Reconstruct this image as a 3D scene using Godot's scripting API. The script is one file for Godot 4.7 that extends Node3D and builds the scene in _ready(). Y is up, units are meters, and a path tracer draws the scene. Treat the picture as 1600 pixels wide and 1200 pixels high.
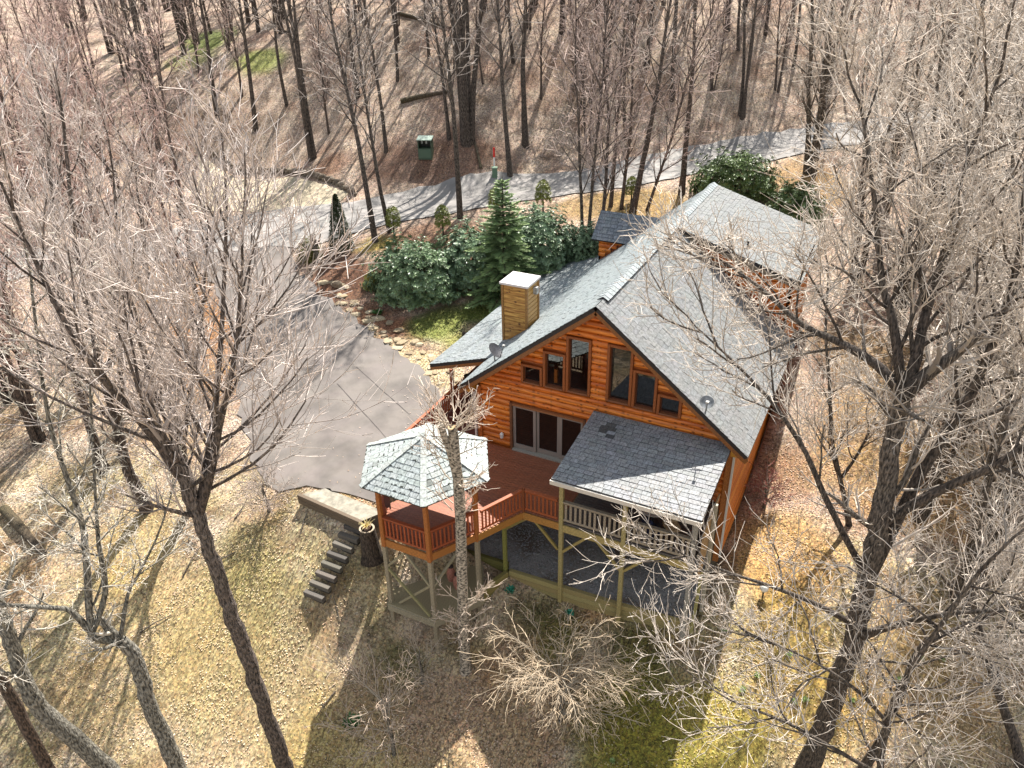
extends Node3D

# ---------------------------------------------------------------- mesh builder
class MB:
	var v := PackedVector3Array()
	var n := PackedVector3Array()
	var k := PackedColorArray()
	var uv := PackedVector2Array()
	var idx := PackedInt32Array()

	# convex polygon, corners counter-clockwise seen from outside
	func face(p: Array, c: Color, nn := Vector3.ZERO) -> void:
		if nn == Vector3.ZERO:
			nn = (p[1] - p[0]).cross(p[2] - p[0]).normalized()
		var b := v.size()
		for q: Vector3 in p:
			v.append(q)
			n.append(nn)
			k.append(c)
			uv.append(Vector2(q.x, q.z))
		for i in range(1, p.size() - 1):
			idx.append(b)
			idx.append(b + i + 1)
			idx.append(b + i)

	func box(c: Vector3, s: Vector3, col: Color, bs := Basis.IDENTITY) -> void:
		var hx := bs.x * s.x * 0.5
		var hy := bs.y * s.y * 0.5
		var hz := bs.z * s.z * 0.5
		face([c - hx - hy + hz, c + hx - hy + hz, c + hx + hy + hz, c - hx + hy + hz], col)
		face([c + hx - hy - hz, c - hx - hy - hz, c - hx + hy - hz, c + hx + hy - hz], col)
		face([c + hx - hy + hz, c + hx - hy - hz, c + hx + hy - hz, c + hx + hy + hz], col)
		face([c - hx - hy - hz, c - hx - hy + hz, c - hx + hy + hz, c - hx + hy - hz], col)
		face([c - hx + hy + hz, c + hx + hy + hz, c + hx + hy - hz, c - hx + hy - hz], col)
		face([c - hx - hy - hz, c + hx - hy - hz, c + hx - hy + hz, c - hx - hy + hz], col)

	# straight timber of width w and height h from a to b
	func beam(a: Vector3, b: Vector3, w: float, h: float, col: Color, up := Vector3.UP) -> void:
		var x := (b - a).normalized()
		var z := x.cross(up).normalized()
		var y := z.cross(x)
		box((a + b) * 0.5, Vector3((b - a).length(), h, w), col, Basis(x, y, z))

	# timber with slightly bevelled long edges, so that the edges catch light
	func timber(a: Vector3, b: Vector3, w: float, h: float, col: Color, bev := 0.01, up := Vector3.UP) -> void:
		var x := (b - a).normalized()
		var z := x.cross(up).normalized()
		var y := z.cross(x)
		var o: Array = []
		for q: Vector2 in [Vector2(-w / 2 + bev, -h / 2), Vector2(w / 2 - bev, -h / 2), Vector2(w / 2, -h / 2 + bev), Vector2(w / 2, h / 2 - bev), Vector2(w / 2 - bev, h / 2), Vector2(-w / 2 + bev, h / 2), Vector2(-w / 2, h / 2 - bev), Vector2(-w / 2, -h / 2 + bev)]:
			o.append(z * q.x + y * q.y)
		var m := o.size()
		var ca: Array = []
		var cb: Array = []
		for i in m:
			var j := (i + 1) % m
			face([a + o[i], a + o[j], b + o[j], b + o[i]], col)
			ca.append(a + o[m - 1 - i])
			cb.append(b + o[i])
		face(ca, col)
		face(cb, col)

	# extrude a convex polygon (counter-clockwise seen against dir) by dir, dir pointing inwards
	func slab(p: Array, dir: Vector3, top: Color, side: Color, bottom: Color) -> void:
		face(p, top)
		var q: Array = []
		var m := p.size()
		for i in m:
			q.append(p[m - 1 - i] + dir)
			var a: Vector3 = p[i]
			var b: Vector3 = p[(i + 1) % m]
			face([b, a, a + dir, b + dir], side)
		face(q, bottom)

	func tube(p: PackedVector3Array, r: PackedFloat32Array, sides: int, c0: Color, c1: Color, cap := false, jit := 0.0) -> void:
		var m := p.size()
		var b0 := v.size()
		var d := (p[1] - p[0]).normalized()
		var ref := Vector3.RIGHT if absf(d.x) < 0.8 else Vector3.FORWARD
		var len := 0.0
		for i in m:
			if i < m - 1 and i > 0:
				d = (p[i + 1] - p[i - 1]).normalized()
			elif i == m - 1:
				d = (p[i] - p[i - 1]).normalized()
			if i > 0:
				len += p[i].distance_to(p[i - 1])
			var e1 := (ref - d * ref.dot(d)).normalized()
			var e2 := d.cross(e1)
			ref = e1
			var c := c0.lerp(c1, float(i) / (m - 1))
			for s in sides:
				var a := TAU * s / sides
				var o := e1 * cos(a) + e2 * sin(a)
				var rr := r[i]
				if jit > 0.0:
					rr *= 1.0 + jit * sin(fposmod(sin((s * 12.9898 + floorf(i * 0.34) * 78.233 + r[0] * 37.0)) * 43758.5, 6.283)) + jit * 0.6 * sin(s * 1.8 + i * 0.21 + r[0] * 50.0)
				v.append(p[i] + o * rr)
				n.append(o)
				k.append(c)
				uv.append(Vector2(float(s) / sides, len))
		for i in m - 1:
			for s in sides:
				var a := b0 + i * sides + s
				var b := b0 + i * sides + (s + 1) % sides
				idx.append(a)
				idx.append(b + sides)
				idx.append(b)
				idx.append(a)
				idx.append(a + sides)
				idx.append(b + sides)
		if cap:
			var q: Array = []
			for s in sides:
				q.append(v[b0 + (m - 1) * sides + s])
			face(q, c1)

	# upright lathe round centre c; profile of (radius, height)
	func lathe(c: Vector3, prof: Array, sides: int, col: Color) -> void:
		var m := prof.size()
		for i in m - 1:
			var a: Vector2 = prof[i]
			var b: Vector2 = prof[i + 1]
			for s in sides:
				var t0 := TAU * s / sides
				var t1 := TAU * (s + 1) / sides
				var e0 := Vector3(cos(t0), 0, -sin(t0))
				var e1 := Vector3(cos(t1), 0, -sin(t1))
				var q: Array = [c + e0 * a.x + Vector3(0, a.y, 0), c + e1 * a.x + Vector3(0, a.y, 0), c + e1 * b.x + Vector3(0, b.y, 0), c + e0 * b.x + Vector3(0, b.y, 0)]
				if a.x < 0.0005:
					q = [q[0], q[2], q[3]]
				elif b.x < 0.0005:
					q = [q[0], q[1], q[2]]
				face(q, col)

	func mesh() -> ArrayMesh:
		var a := []
		a.resize(Mesh.ARRAY_MAX)
		a[Mesh.ARRAY_VERTEX] = v
		a[Mesh.ARRAY_NORMAL] = n
		a[Mesh.ARRAY_COLOR] = k
		a[Mesh.ARRAY_TEX_UV] = uv
		a[Mesh.ARRAY_INDEX] = idx
		var am := ArrayMesh.new()
		if v.size() > 0:
			am.add_surface_from_arrays(Mesh.PRIMITIVE_TRIANGLES, a)
		return am

# ---------------------------------------------------------------- state
var rng := RandomNumberGenerator.new()
var M := {}
var names := {}
var noise := FastNoiseLite.new()
var noise2 := FastNoiseLite.new()

func rf(a: float, b: float) -> float:
	return rng.randf_range(a, b)

func rv() -> Vector3:
	return Vector3(rng.randf() * 2 - 1, rng.randf() * 2 - 1, rng.randf() * 2 - 1)

func sc(r: int, g: int, b: int) -> Color:   # an sRGB swatch as a linear vertex colour
	return Color8(r, g, b).srgb_to_linear()

func vary(c: Color, a: float) -> Color:
	var f := 1.0 + rf(-a, a)
	return Color(clampf(c.r * f * (1 + rf(-a, a) * 0.25), 0, 1), clampf(c.g * f, 0, 1), clampf(c.b * f * (1 + rf(-a, a) * 0.25), 0, 1))

# ---------------------------------------------------------------- nodes
func numbered(called: String) -> String:
	if not names.has(called):
		names[called] = 0
		return called
	names[called] += 1
	return "%s_%03d" % [called, names[called]]

func tag(o: Node, label: String, category: String, group := "", kind := "") -> void:
	o.set_meta("label", label)
	o.set_meta("category", category)
	if group:
		o.set_meta("group", group)
	if kind:
		o.set_meta("kind", kind)

func thing(called: String, label: String, category: String, at := Vector3.ZERO, turn := 0.0, group := "") -> Node3D:
	var o := Node3D.new()
	o.name = numbered(called)
	add_child(o)
	o.position = at
	o.rotation.y = turn
	tag(o, label, category, group)
	return o

func obj(called: String, mb: MB, mat: Material, parent: Node = null) -> MeshInstance3D:
	return inst(called, mb.mesh(), mat, parent)

func inst(called: String, me: Mesh, mat: Material, parent: Node = null) -> MeshInstance3D:
	var o := MeshInstance3D.new()
	o.mesh = me
	o.material_override = mat
	if parent == null:
		o.name = numbered(called)
		add_child(o)
	else:
		var nm := called
		var i := 0
		while parent.has_node(NodePath(nm)) and i < 12:
			i += 1
			nm = "%s_%03d" % [called, i]
		if i >= 12:
			var key := str(parent.get_instance_id()) + called
			names[key] = names.get(key, 11) + 1
			nm = "%s_%03d" % [called, names[key]]
		o.name = nm
		parent.add_child(o, true)
	return o

func struct(called: String, mb: MB, mat: Material) -> MeshInstance3D:
	var o := obj(called, mb, mat)
	o.set_meta("kind", "structure")
	return o

func many(called: String, me: Mesh, mat: Material, xf: Array, cols: Array, parent: Node = null) -> MultiMeshInstance3D:
	var mm := MultiMesh.new()
	mm.transform_format = MultiMesh.TRANSFORM_3D
	mm.use_colors = cols.size() > 0
	mm.mesh = me
	mm.instance_count = xf.size()
	for i in xf.size():
		mm.set_instance_transform(i, xf[i])
		if cols.size():
			mm.set_instance_color(i, cols[i])
	var o := MultiMeshInstance3D.new()
	o.multimesh = mm
	o.material_override = mat
	if parent == null:
		o.name = numbered(called)
		add_child(o)
	else:
		o.name = called
		parent.add_child(o, true)
	o.set_meta("kind", "stuff")
	return o

# ---------------------------------------------------------------- materials
func noise_tex(seed_: int, size: int, freq: float, lo: float, hi: float, octaves := 4, gain := 0.55, as_normal := 0.0) -> ImageTexture:
	var f := FastNoiseLite.new()
	f.seed = seed_
	f.noise_type = FastNoiseLite.TYPE_SIMPLEX_SMOOTH
	f.frequency = freq
	f.fractal_type = FastNoiseLite.FRACTAL_FBM
	f.fractal_octaves = octaves
	f.fractal_gain = gain
	var im := f.get_seamless_image(size, size)
	im.convert(Image.FORMAT_RGBA8)
	if as_normal > 0.0:
		im.bump_map_to_normal_map(as_normal)
		return ImageTexture.create_from_image(im)
	var d := im.get_data()
	for i in range(0, d.size(), 4):
		var t := d[i] / 255.0
		var val := int(clampf(lerpf(lo, hi, t), 0, 1) * 255)
		d[i] = val
		d[i + 1] = val
		d[i + 2] = val
		d[i + 3] = 255
	return ImageTexture.create_from_image(Image.create_from_data(size, size, false, Image.FORMAT_RGBA8, d))

# scattered small flecks (dead leaves, chips, grit) over a mottled ground
func fleck_tex(seed_: int, size: int, count: int, lmin: float, lmax: float, base: float, spread: float, warm: float) -> ImageTexture:
	var r := RandomNumberGenerator.new()
	r.seed = seed_
	var im := Image.create(size, size, false, Image.FORMAT_RGBA8)
	im.fill(Color(base, base, base))
	for i in count:
		var x := r.randf() * size
		var y := r.randf() * size
		var l := r.randf_range(lmin, lmax)
		var w := l * r.randf_range(0.3, 0.6)
		var a := r.randf() * TAU
		var s := base + r.randf_range(-spread, spread)
		var c := Color(clampf(s * (1 + r.randf() * warm), 0, 1), clampf(s, 0, 1), clampf(s * (1 - r.randf() * warm), 0, 1))
		var ca := cos(a)
		var sa := sin(a)
		var q := int(ceil(l))
		for dy in range(-q, q + 1):
			for dx in range(-q, q + 1):
				var u := (dx * ca + dy * sa) / l
				var t := (-dx * sa + dy * ca) / w
				if u * u + absf(t) < 1.0:
					im.set_pixel(posmod(int(x) + dx, size), posmod(int(y) + dy, size), c)
	return ImageTexture.create_from_image(im)

# wood with the grain along x, a few dark knots in it
func knot_tex(seed_: int, knots: int) -> ImageTexture:
	var f := FastNoiseLite.new()
	f.seed = seed_
	f.frequency = 0.03
	f.fractal_octaves = 4
	var im := f.get_seamless_image(96, 512)
	im.convert(Image.FORMAT_RGBA8)
	im.resize(1024, 512, Image.INTERPOLATE_CUBIC)
	var d := im.get_data()
	for i in range(0, d.size(), 4):
		var t := d[i] / 255.0
		d[i] = int(clampf(lerpf(0.62, 1.12, t), 0, 1) * 255)
		d[i + 1] = int(clampf(lerpf(0.52, 1.16, t), 0, 1) * 255)
		d[i + 2] = int(clampf(lerpf(0.42, 1.2, t), 0, 1) * 255)
	im = Image.create_from_data(1024, 512, false, Image.FORMAT_RGBA8, d)
	var r := RandomNumberGenerator.new()
	r.seed = seed_
	for i in knots:
		var x := r.randi() % 1024
		var y := r.randi() % 512
		var a := r.randf_range(5, 13)
		var b := a * r.randf_range(0.5, 0.8)
		for dy in range(-14, 15):
			for dx in range(-26, 27):
				var q := sqrt(pow(dx / a, 2) + pow(dy / b, 2))
				if q < 2.0:
					var px := posmod(x + dx, 1024)
					var py := posmod(y + dy, 512)
					var c := im.get_pixel(px, py)
					var k := 0.28 if q < 0.8 else lerpf(0.5, 1.0, (q - 0.8) / 1.2)
					im.set_pixel(px, py, Color(c.r * lerpf(k, 1, 0.15), c.g * k, c.b * k))
	return ImageTexture.create_from_image(im)

func std(tex: Texture2D, scale: Vector3, rough: float, world := true, nrm: Texture2D = null, nscale := 1.0) -> StandardMaterial3D:
	var m := StandardMaterial3D.new()
	m.vertex_color_use_as_albedo = true
	m.roughness = rough
	m.cull_mode = BaseMaterial3D.CULL_DISABLED
	if tex:
		m.albedo_texture = tex
		m.uv1_triplanar = true
		m.uv1_world_triplanar = world
		m.uv1_scale = scale
	if nrm:
		m.normal_enabled = true
		m.normal_texture = nrm
		m.normal_scale = nscale
	return m

func make_materials() -> void:
	var mottle := noise_tex(3, 512, 0.02, 0.55, 1.25, 5, 0.6)
	var streak := noise_tex(7, 512, 0.03, 0.5, 1.2, 4, 0.55)
	var bark := noise_tex(11, 512, 0.03, -0.1, 1.5, 5, 0.6)
	var bark_n := noise_tex(11, 512, 0.03, 0, 1, 5, 0.62, 9.0)
	var fine_n := noise_tex(19, 512, 0.06, 0, 1, 4, 0.6, 5.0)
	var leaf := fleck_tex(5, 1024, 15000, 5.0, 15.0, 0.7, 0.38, 0.14)
	var grit := fleck_tex(9, 512, 9000, 1.5, 4.5, 0.72, 0.25, 0.05)
	M.wood = std(streak, Vector3(0.5, 5.0, 5.0), 0.55)
	M.woodv = std(streak, Vector3(5.0, 0.5, 5.0), 0.6)
	M.log = std(knot_tex(51, 46), Vector3(0.28, 0.56, 0.56), 0.42)
	M.logz = std(streak, Vector3(6.0, 6.0, 0.7), 0.45)
	M.old = std(streak, Vector3(1.2, 9.0, 9.0), 0.8)
	M.deck = std(streak, Vector3(0.35, 3.0, 7.0), 0.45)
	M.shingle = std(mottle, Vector3(0.9, 0.9, 0.9), 0.62)
	M.paint = std(null, Vector3.ONE, 0.45)
	M.metal = std(mottle, Vector3(0.6, 0.6, 0.6), 0.4)
	M.metal.metallic = 0.3
	M.black = std(null, Vector3.ONE, 0.5)
	M.inside = std(mottle, Vector3(0.5, 0.5, 0.5), 0.8)
	M.ground = std(leaf, Vector3(0.2, 0.2, 0.2), 0.95)
	M.asphalt = std(noise_tex(31, 512, 0.012, 0.78, 1.1, 6, 0.62), Vector3(0.07, 0.07, 0.07), 0.8)
	M.concrete = std(noise_tex(33, 512, 0.02, 0.7, 1.12, 6, 0.66), Vector3(0.2, 0.2, 0.2), 0.9)
	M.gravel = std(grit, Vector3(0.9, 0.9, 0.9), 0.95)
	M.rock = std(mottle, Vector3(1.6, 1.6, 1.6), 0.9, true, fine_n, 1.2)
	M.bark = std(bark, Vector3(1.1, 0.28, 1.1), 0.9, false, bark_n, 1.6)
	M.birch = std(noise_tex(23, 512, 0.035, -0.75, 2.2, 5, 0.66), Vector3(0.4, 0.6, 0.4), 0.8, false)
	M.twig = std(null, Vector3.ONE, 0.75)
	M.leaf = std(null, Vector3.ONE, 0.5)
	M.leaf.backlight_enabled = true
	M.leaf.backlight = Color(0.25, 0.3, 0.12)
	M.gloss = std(null, Vector3.ONE, 0.42)
	M.litter = std(null, Vector3.ONE, 0.8)
	M.glass = StandardMaterial3D.new()
	M.glass.transparency = BaseMaterial3D.TRANSPARENCY_ALPHA
	M.glass.albedo_color = Color(0.03, 0.035, 0.035, 0.75)
	M.glass.metallic_specular = 1.0
	M.glass.clearcoat_enabled = true
	M.glass.clearcoat = 1.0
	M.glass.clearcoat_roughness = 0.02
	M.glass.roughness = 0.02
	M.glass.cull_mode = BaseMaterial3D.CULL_DISABLED
	M.screen = StandardMaterial3D.new()
	M.screen.transparency = BaseMaterial3D.TRANSPARENCY_ALPHA
	M.screen.albedo_color = Color(0.12, 0.13, 0.14, 0.25)
	M.screen.roughness = 0.8

# ---------------------------------------------------------------- terrain
# surveyed heights (x, y, z) that a thin-plate spline joins
var survey := [
	Vector3(-14.9, -6.2, 16.5), Vector3(-9.9, -6.2, 14.1), Vector3(-5.0, -6.0, 11.8), Vector3(-0.3, -5.9, 9.6), Vector3(4.7, -5.4, 7.5), Vector3(9.3, -5.0, 5.6),
	Vector3(15.5, -4.6, 2.9), Vector3(-18.3, -4.6, 13.5), Vector3(-12.7, -4.4, 11.0), Vector3(-7.9, -3.1, 8.2), Vector3(-5.0, -4.4, 7.0), Vector3(-3.4, -4.75, 6.8),
	Vector3(-2.1, -4.95, 6.9), Vector3(0.1, -3.75, 3.4), Vector3(2.4, -3.85, 3.4), Vector3(4.7, -3.5, 2.9), Vector3(1.9, -4.8, 6.2), Vector3(6.1, -4.9, 6.1),
	Vector3(5.8, -2.9, 0.3), Vector3(5.8, -2.1, -3.7), Vector3(10.2, -2.6, 0.2), Vector3(15.1, -2.4, -1.9), Vector3(-23.4, -3.2, 9.6), Vector3(-17.9, -2.8, 7.5),
	Vector3(-11.2, -2.4, 7.0), Vector3(-6.7, -1.1, 5.7), Vector3(-31.1, -1.8, 3.8), Vector3(-23.2, -1.3, 2.4), Vector3(-9.4, -0.75, 5.0), Vector3(-8.8, -0.7, 3.4),
	Vector3(-8.8, -0.5, -1.6), Vector3(-15.0, -0.1, -3.2), Vector3(-21.9, 0.35, -5.5), Vector3(-24.1, -0.4, -2.8), Vector3(-14.0, 0.9, -8.7), Vector3(-10.1, 0.1, -7.3),
	Vector3(-9.8, 1.2, -11.7), Vector3(-20.0, 1.3, -8.8), Vector3(-37.9, 0.6, -1.7), Vector3(-42.2, 0.65, -4.7), Vector3(-33.0, 1.0, -4.9), Vector3(-36.1, 1.05, -7.5),
	Vector3(-28.0, 1.45, -8.7), Vector3(-32.3, 1.5, -13.1), Vector3(-23.8, 1.7, -10.7), Vector3(-28.9, 1.75, -16.6), Vector3(-21.2, 2.0, -13.3), Vector3(-25.0, 2.05, -18.3),
	Vector3(-19.2, 2.3, -15.5), Vector3(-22.7, 2.35, -20.8), Vector3(-16.8, 2.6, -17.6), Vector3(-20.3, 2.65, -23.5), Vector3(-13.6, 3.0, -20.0), Vector3(-16.6, 3.05, -26.1),
	Vector3(-10.1, 3.4, -22.1), Vector3(-12.7, 3.45, -28.3), Vector3(-6.6, 3.85, -24.0), Vector3(-8.9, 3.9, -30.8), Vector3(-3.3, 4.35, -26.6), Vector3(-5.0, 4.4, -33.1),
	Vector3(0.6, 4.95, -28.2), Vector3(-0.8, 5.0, -35.7), Vector3(3.6, 5.6, -30.6), Vector3(2.6, 5.65, -38.2), Vector3(8.6, 6.8, -35.8), Vector3(8.2, 6.85, -43.4),
	Vector3(13.7, 8.1, -38.2), Vector3(14.0, 8.15, -47.0), Vector3(-33.4, 1.9, -19.9), Vector3(-38.5, 2.1, -22.2), Vector3(-25.8, 4.0, -23.9), Vector3(-20.1, 5.0, -25.8),
	Vector3(-14.4, 5.0, -32.4), Vector3(-31.7, 3.4, -23.1), Vector3(-41.2, 5.6, -23.9), Vector3(-53.8, 9.4, -33.5), Vector3(-31.1, 10.0, -34.5), Vector3(-16.8, 10.4, -37.7),
	Vector3(-4.6, 8.6, -38.6), Vector3(5.3, 9.2, -47.5), Vector3(13.3, 10.6, -45.7), Vector3(-55.2, 6.5, -21.2), Vector3(-44.5, 2.4, -11.6), Vector3(-70.7, 9.6, -27.2),
	Vector3(7.1, -1.7, -4.6), Vector3(6.0, 0.2, -15.2), Vector3(5.1, 1.8, -21.8), Vector3(14.8, 0.1, -10.9), Vector3(14.4, 3.0, -22.6), Vector3(9.5, 4.2, -28.1),
	Vector3(-120.0, 16.0, -90.0), Vector3(-60.0, 24.0, -120.0), Vector3(0.0, 27.0, -110.0), Vector3(60.0, 24.0, -100.0), Vector3(-80.0, 9.0, -50.0), Vector3(80.0, 14.0, -50.0),
	Vector3(60.0, 3.0, 0.0), Vector3(-60.0, -1.0, 0.0), Vector3(-40.0, -7.0, 25.0), Vector3(40.0, -5.0, 25.0), Vector3(0.0, -8.5, 28.0), Vector3(5.0, 2.0, -13.0),
	Vector3(0.0, -0.2, -7.0), Vector3(-5.0, -0.3, -6.0), Vector3(0.0, -2.8, 0.0), Vector3(5.0, -2.3, 1.0), Vector3(0.0, 2.4, -16.0), Vector3(100.0, 8.0, -20.0),
	Vector3(-100.0, 2.0, 0.0)
]
var tw := PackedFloat64Array()
var gx := PackedFloat32Array()
var gz := PackedFloat32Array()
var gh := PackedFloat32Array()

func spline_solve() -> void:
	var n := survey.size()
	var m := n + 3
	var A: Array = []
	for i in m:
		var row := PackedFloat64Array()
		row.resize(m + 1)
		A.append(row)
	for i in n:
		var p: Vector3 = survey[i]
		for j in n:
			var q: Vector3 = survey[j]
			var d2 := (Vector2(p.x, p.z) - Vector2(q.x, q.z)).length_squared() / 900.0
			A[i][j] = 0.5 * d2 * log(d2) if d2 > 1e-9 else 0.0
		A[i][i] += 0.004
		A[i][n] = 1.0
		A[i][n + 1] = p.x / 30.0
		A[i][n + 2] = p.z / 30.0
		A[n][i] = 1.0
		A[n + 1][i] = p.x / 30.0
		A[n + 2][i] = p.z / 30.0
		A[i][m] = p.y
	for c in m:
		var best := c
		for r in range(c + 1, m):
			if absf(A[r][c]) > absf(A[best][c]):
				best = r
		var t = A[c]
		A[c] = A[best]
		A[best] = t
		var pr: PackedFloat64Array = A[c]
		var piv := pr[c]
		for r in range(c + 1, m):
			var rr: PackedFloat64Array = A[r]
			var f := rr[c] / piv
			if f != 0.0:
				for q in range(c, m + 1):
					rr[q] -= f * pr[q]
				A[r] = rr
	tw.resize(m)
	for c in range(m - 1, -1, -1):
		var s: float = A[c][m]
		for q in range(c + 1, m):
			s -= A[c][q] * tw[q]
		tw[c] = s / A[c][c]

func spline(x: float, z: float) -> float:
	var n := survey.size()
	var s := tw[n] + tw[n + 1] * x / 30.0 + tw[n + 2] * z / 30.0
	for i in n:
		var p: Vector3 = survey[i]
		var dx := (x - p.x) / 30.0
		var dz := (z - p.z) / 30.0
		var d2 := dx * dx + dz * dz
		if d2 > 1e-9:
			s += tw[i] * 0.5 * d2 * log(d2)
	return s

func axis(lo: float, hi: float, step: float, far_lo: float, far_hi: float) -> PackedFloat32Array:
	var a: Array = []
	var x := lo
	while x <= hi + 0.001:
		a.append(x)
		x += step
	var s := step
	x = lo
	while x > far_lo:
		s *= 1.35
		x -= s
		a.append(x)
	s = step
	x = a[0]
	for q: float in a:
		x = maxf(x, q)
	while x < far_hi:
		s *= 1.35
		x += s
		a.append(x)
	a.sort()
	return PackedFloat32Array(a)

func in_house(x: float, z: float) -> bool:
	return x > -5.0 and x < 5.0 and z > -14.6 and z < -0.4

func in_pad(x: float, z: float) -> bool:
	return x > -4.2 and x < 4.9 and z > -0.5 and z < 3.05

func ground(x: float, z: float) -> float:
	var i := clampi(gx.bsearch(x) - 1, 0, gx.size() - 2)
	var j := clampi(gz.bsearch(z) - 1, 0, gz.size() - 2)
	var w := gx.size()
	var u := (x - gx[i]) / (gx[i + 1] - gx[i])
	var t := (z - gz[j]) / (gz[j + 1] - gz[j])
	var a := gh[j * w + i]
	var b := gh[j * w + i + 1]
	var c := gh[(j + 1) * w + i]
	var d := gh[(j + 1) * w + i + 1]
	if u + t <= 1.0:
		return a + (b - a) * u + (c - a) * t
	return d + (c - d) * (1 - u) + (b - d) * (1 - t)

func on_ground(x: float, z: float, up := 0.0) -> Vector3:
	return Vector3(x, ground(x, z) + up, z)

# patches of ground cover: x, z, radius, swatch, strength
var patches := [
	[-23.0, -3.1, 3.2, sc(172, 128, 84), 0.9], [-26.9, -4.3, 2.6, sc(160, 122, 86), 0.8], [-19.6, -0.3, 2.0, sc(176, 138, 92), 0.8], [-29.0, -5.2, 2.5, sc(186, 150, 110), 0.8],
	[-18.6, -8.7, 2.6, sc(126, 92, 72), 1.0], [-15.5, -6.9, 1.6, sc(136, 100, 76), 1.0], [-13.6, -6.3, 1.3, sc(138, 98, 74), 1.0], [-12.4, -6.0, 0.9, sc(128, 94, 74), 1.0], [-14.0, -13.5, 4.5, sc(146, 112, 88), 0.9], [-20.5, -11.0, 1.6, sc(120, 90, 72), 0.9],
	[-11.4, -7.9, 1.7, sc(138, 146, 74), 1.0], [-10.3, -9.3, 1.3, sc(128, 140, 64), 1.0], [-9.6, -7.2, 1.6, sc(168, 168, 92), 0.9],
	[-12.3, -4.9, 0.9, sc(205, 190, 158), 1.0], [-10.4, -4.9, 1.1, sc(212, 198, 160), 1.0], [-9.3, -4.3, 1.0, sc(205, 192, 160), 1.0], [-14.5, -5.6, 0.7, sc(186, 168, 140), 0.9], [-16.6, -6.2, 0.7, sc(180, 160, 134), 0.8],
	[3.5, 4.2, 1.6, sc(112, 108, 44), 0.9], [-0.1, 4.6, 1.4, sc(112, 110, 56), 0.8], [4.2, 5.8, 1.8, sc(120, 118, 44), 0.9], [-4.2, 8.2, 1.3, sc(112, 112, 60), 0.7], [6.8, 5.2, 2.4, sc(176, 164, 64), 0.8], [2.0, 6.4, 1.5, sc(128, 108, 78), 0.7], [5.6, 8.5, 3.0, sc(180, 170, 84), 0.7],
	[7.5, -1.0, 2.6, sc(196, 160, 96), 0.8], [8.5, 3.0, 3.0, sc(190, 164, 84), 0.8], [10.5, -7.0, 4.0, sc(190, 156, 100), 0.7], [8.5, -13.0, 3.5, sc(172, 142, 92), 0.7], [6.4, -5.0, 1.2, sc(172, 140, 104), 0.7], [12.0, 1.0, 3.0, sc(184, 154, 100), 0.6],
	[-10.0, 9.5, 3.2, sc(194, 180, 124), 0.7], [-13.5, 12.0, 3.4, sc(204, 184, 134), 0.6], [-7.5, 11.0, 2.6, sc(206, 188, 144), 0.6], [-11.0, 7.6, 1.6, sc(176, 164, 110), 0.6], [-4.5, 11.5, 2.4, sc(190, 172, 112), 0.7], [-16.5, 8.5, 2.0, sc(186, 166, 104), 0.6], [-0.5, 10.0, 2.4, sc(200, 178, 126), 0.7],
	[0.4, 8.6, 2.2, sc(180, 156, 130), 0.7], [-2.2, 8.6, 1.6, sc(184, 158, 132), 0.7], [-4.6, 9.4, 1.4, sc(174, 152, 122), 0.6], [-0.8, 5.6, 1.0, sc(178, 150, 122), 0.7], [4.6, 3.4, 0.8, sc(172, 142, 112), 0.7], [3.6, 6.4, 1.9, sc(138, 134, 56), 0.8], [5.0, 7.6, 1.8, sc(150, 144, 60), 0.8], [0.6, 4.7, 1.0, sc(126, 122, 60), 0.7],
	[-50.7, -33.0, 3.0, sc(120, 150, 50), 0.8], [-42.3, -30.2, 2.2, sc(140, 160, 60), 0.8], [-49.0, -29.5, 2.4, sc(130, 150, 60), 0.6],
	[-5.5, -20.8, 2.6, sc(178, 152, 96), 0.9], [-8.5, -20.0, 2.0, sc(172, 146, 92), 0.8], [-19.0, -12.6, 1.1, sc(176, 160, 70), 0.8], [3.0, -27.0, 3.0, sc(180, 148, 90), 0.7],
	[-24.5, -23.2, 2.6, sc(120, 90, 74), 0.8], [-20.5, -24.8, 2.6, sc(128, 96, 80), 0.8], [-17.5, -26.6, 1.6, sc(140, 108, 88), 0.6], [-29.5, -22.2, 2.0, sc(130, 92, 66), 0.8],
]

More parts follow.
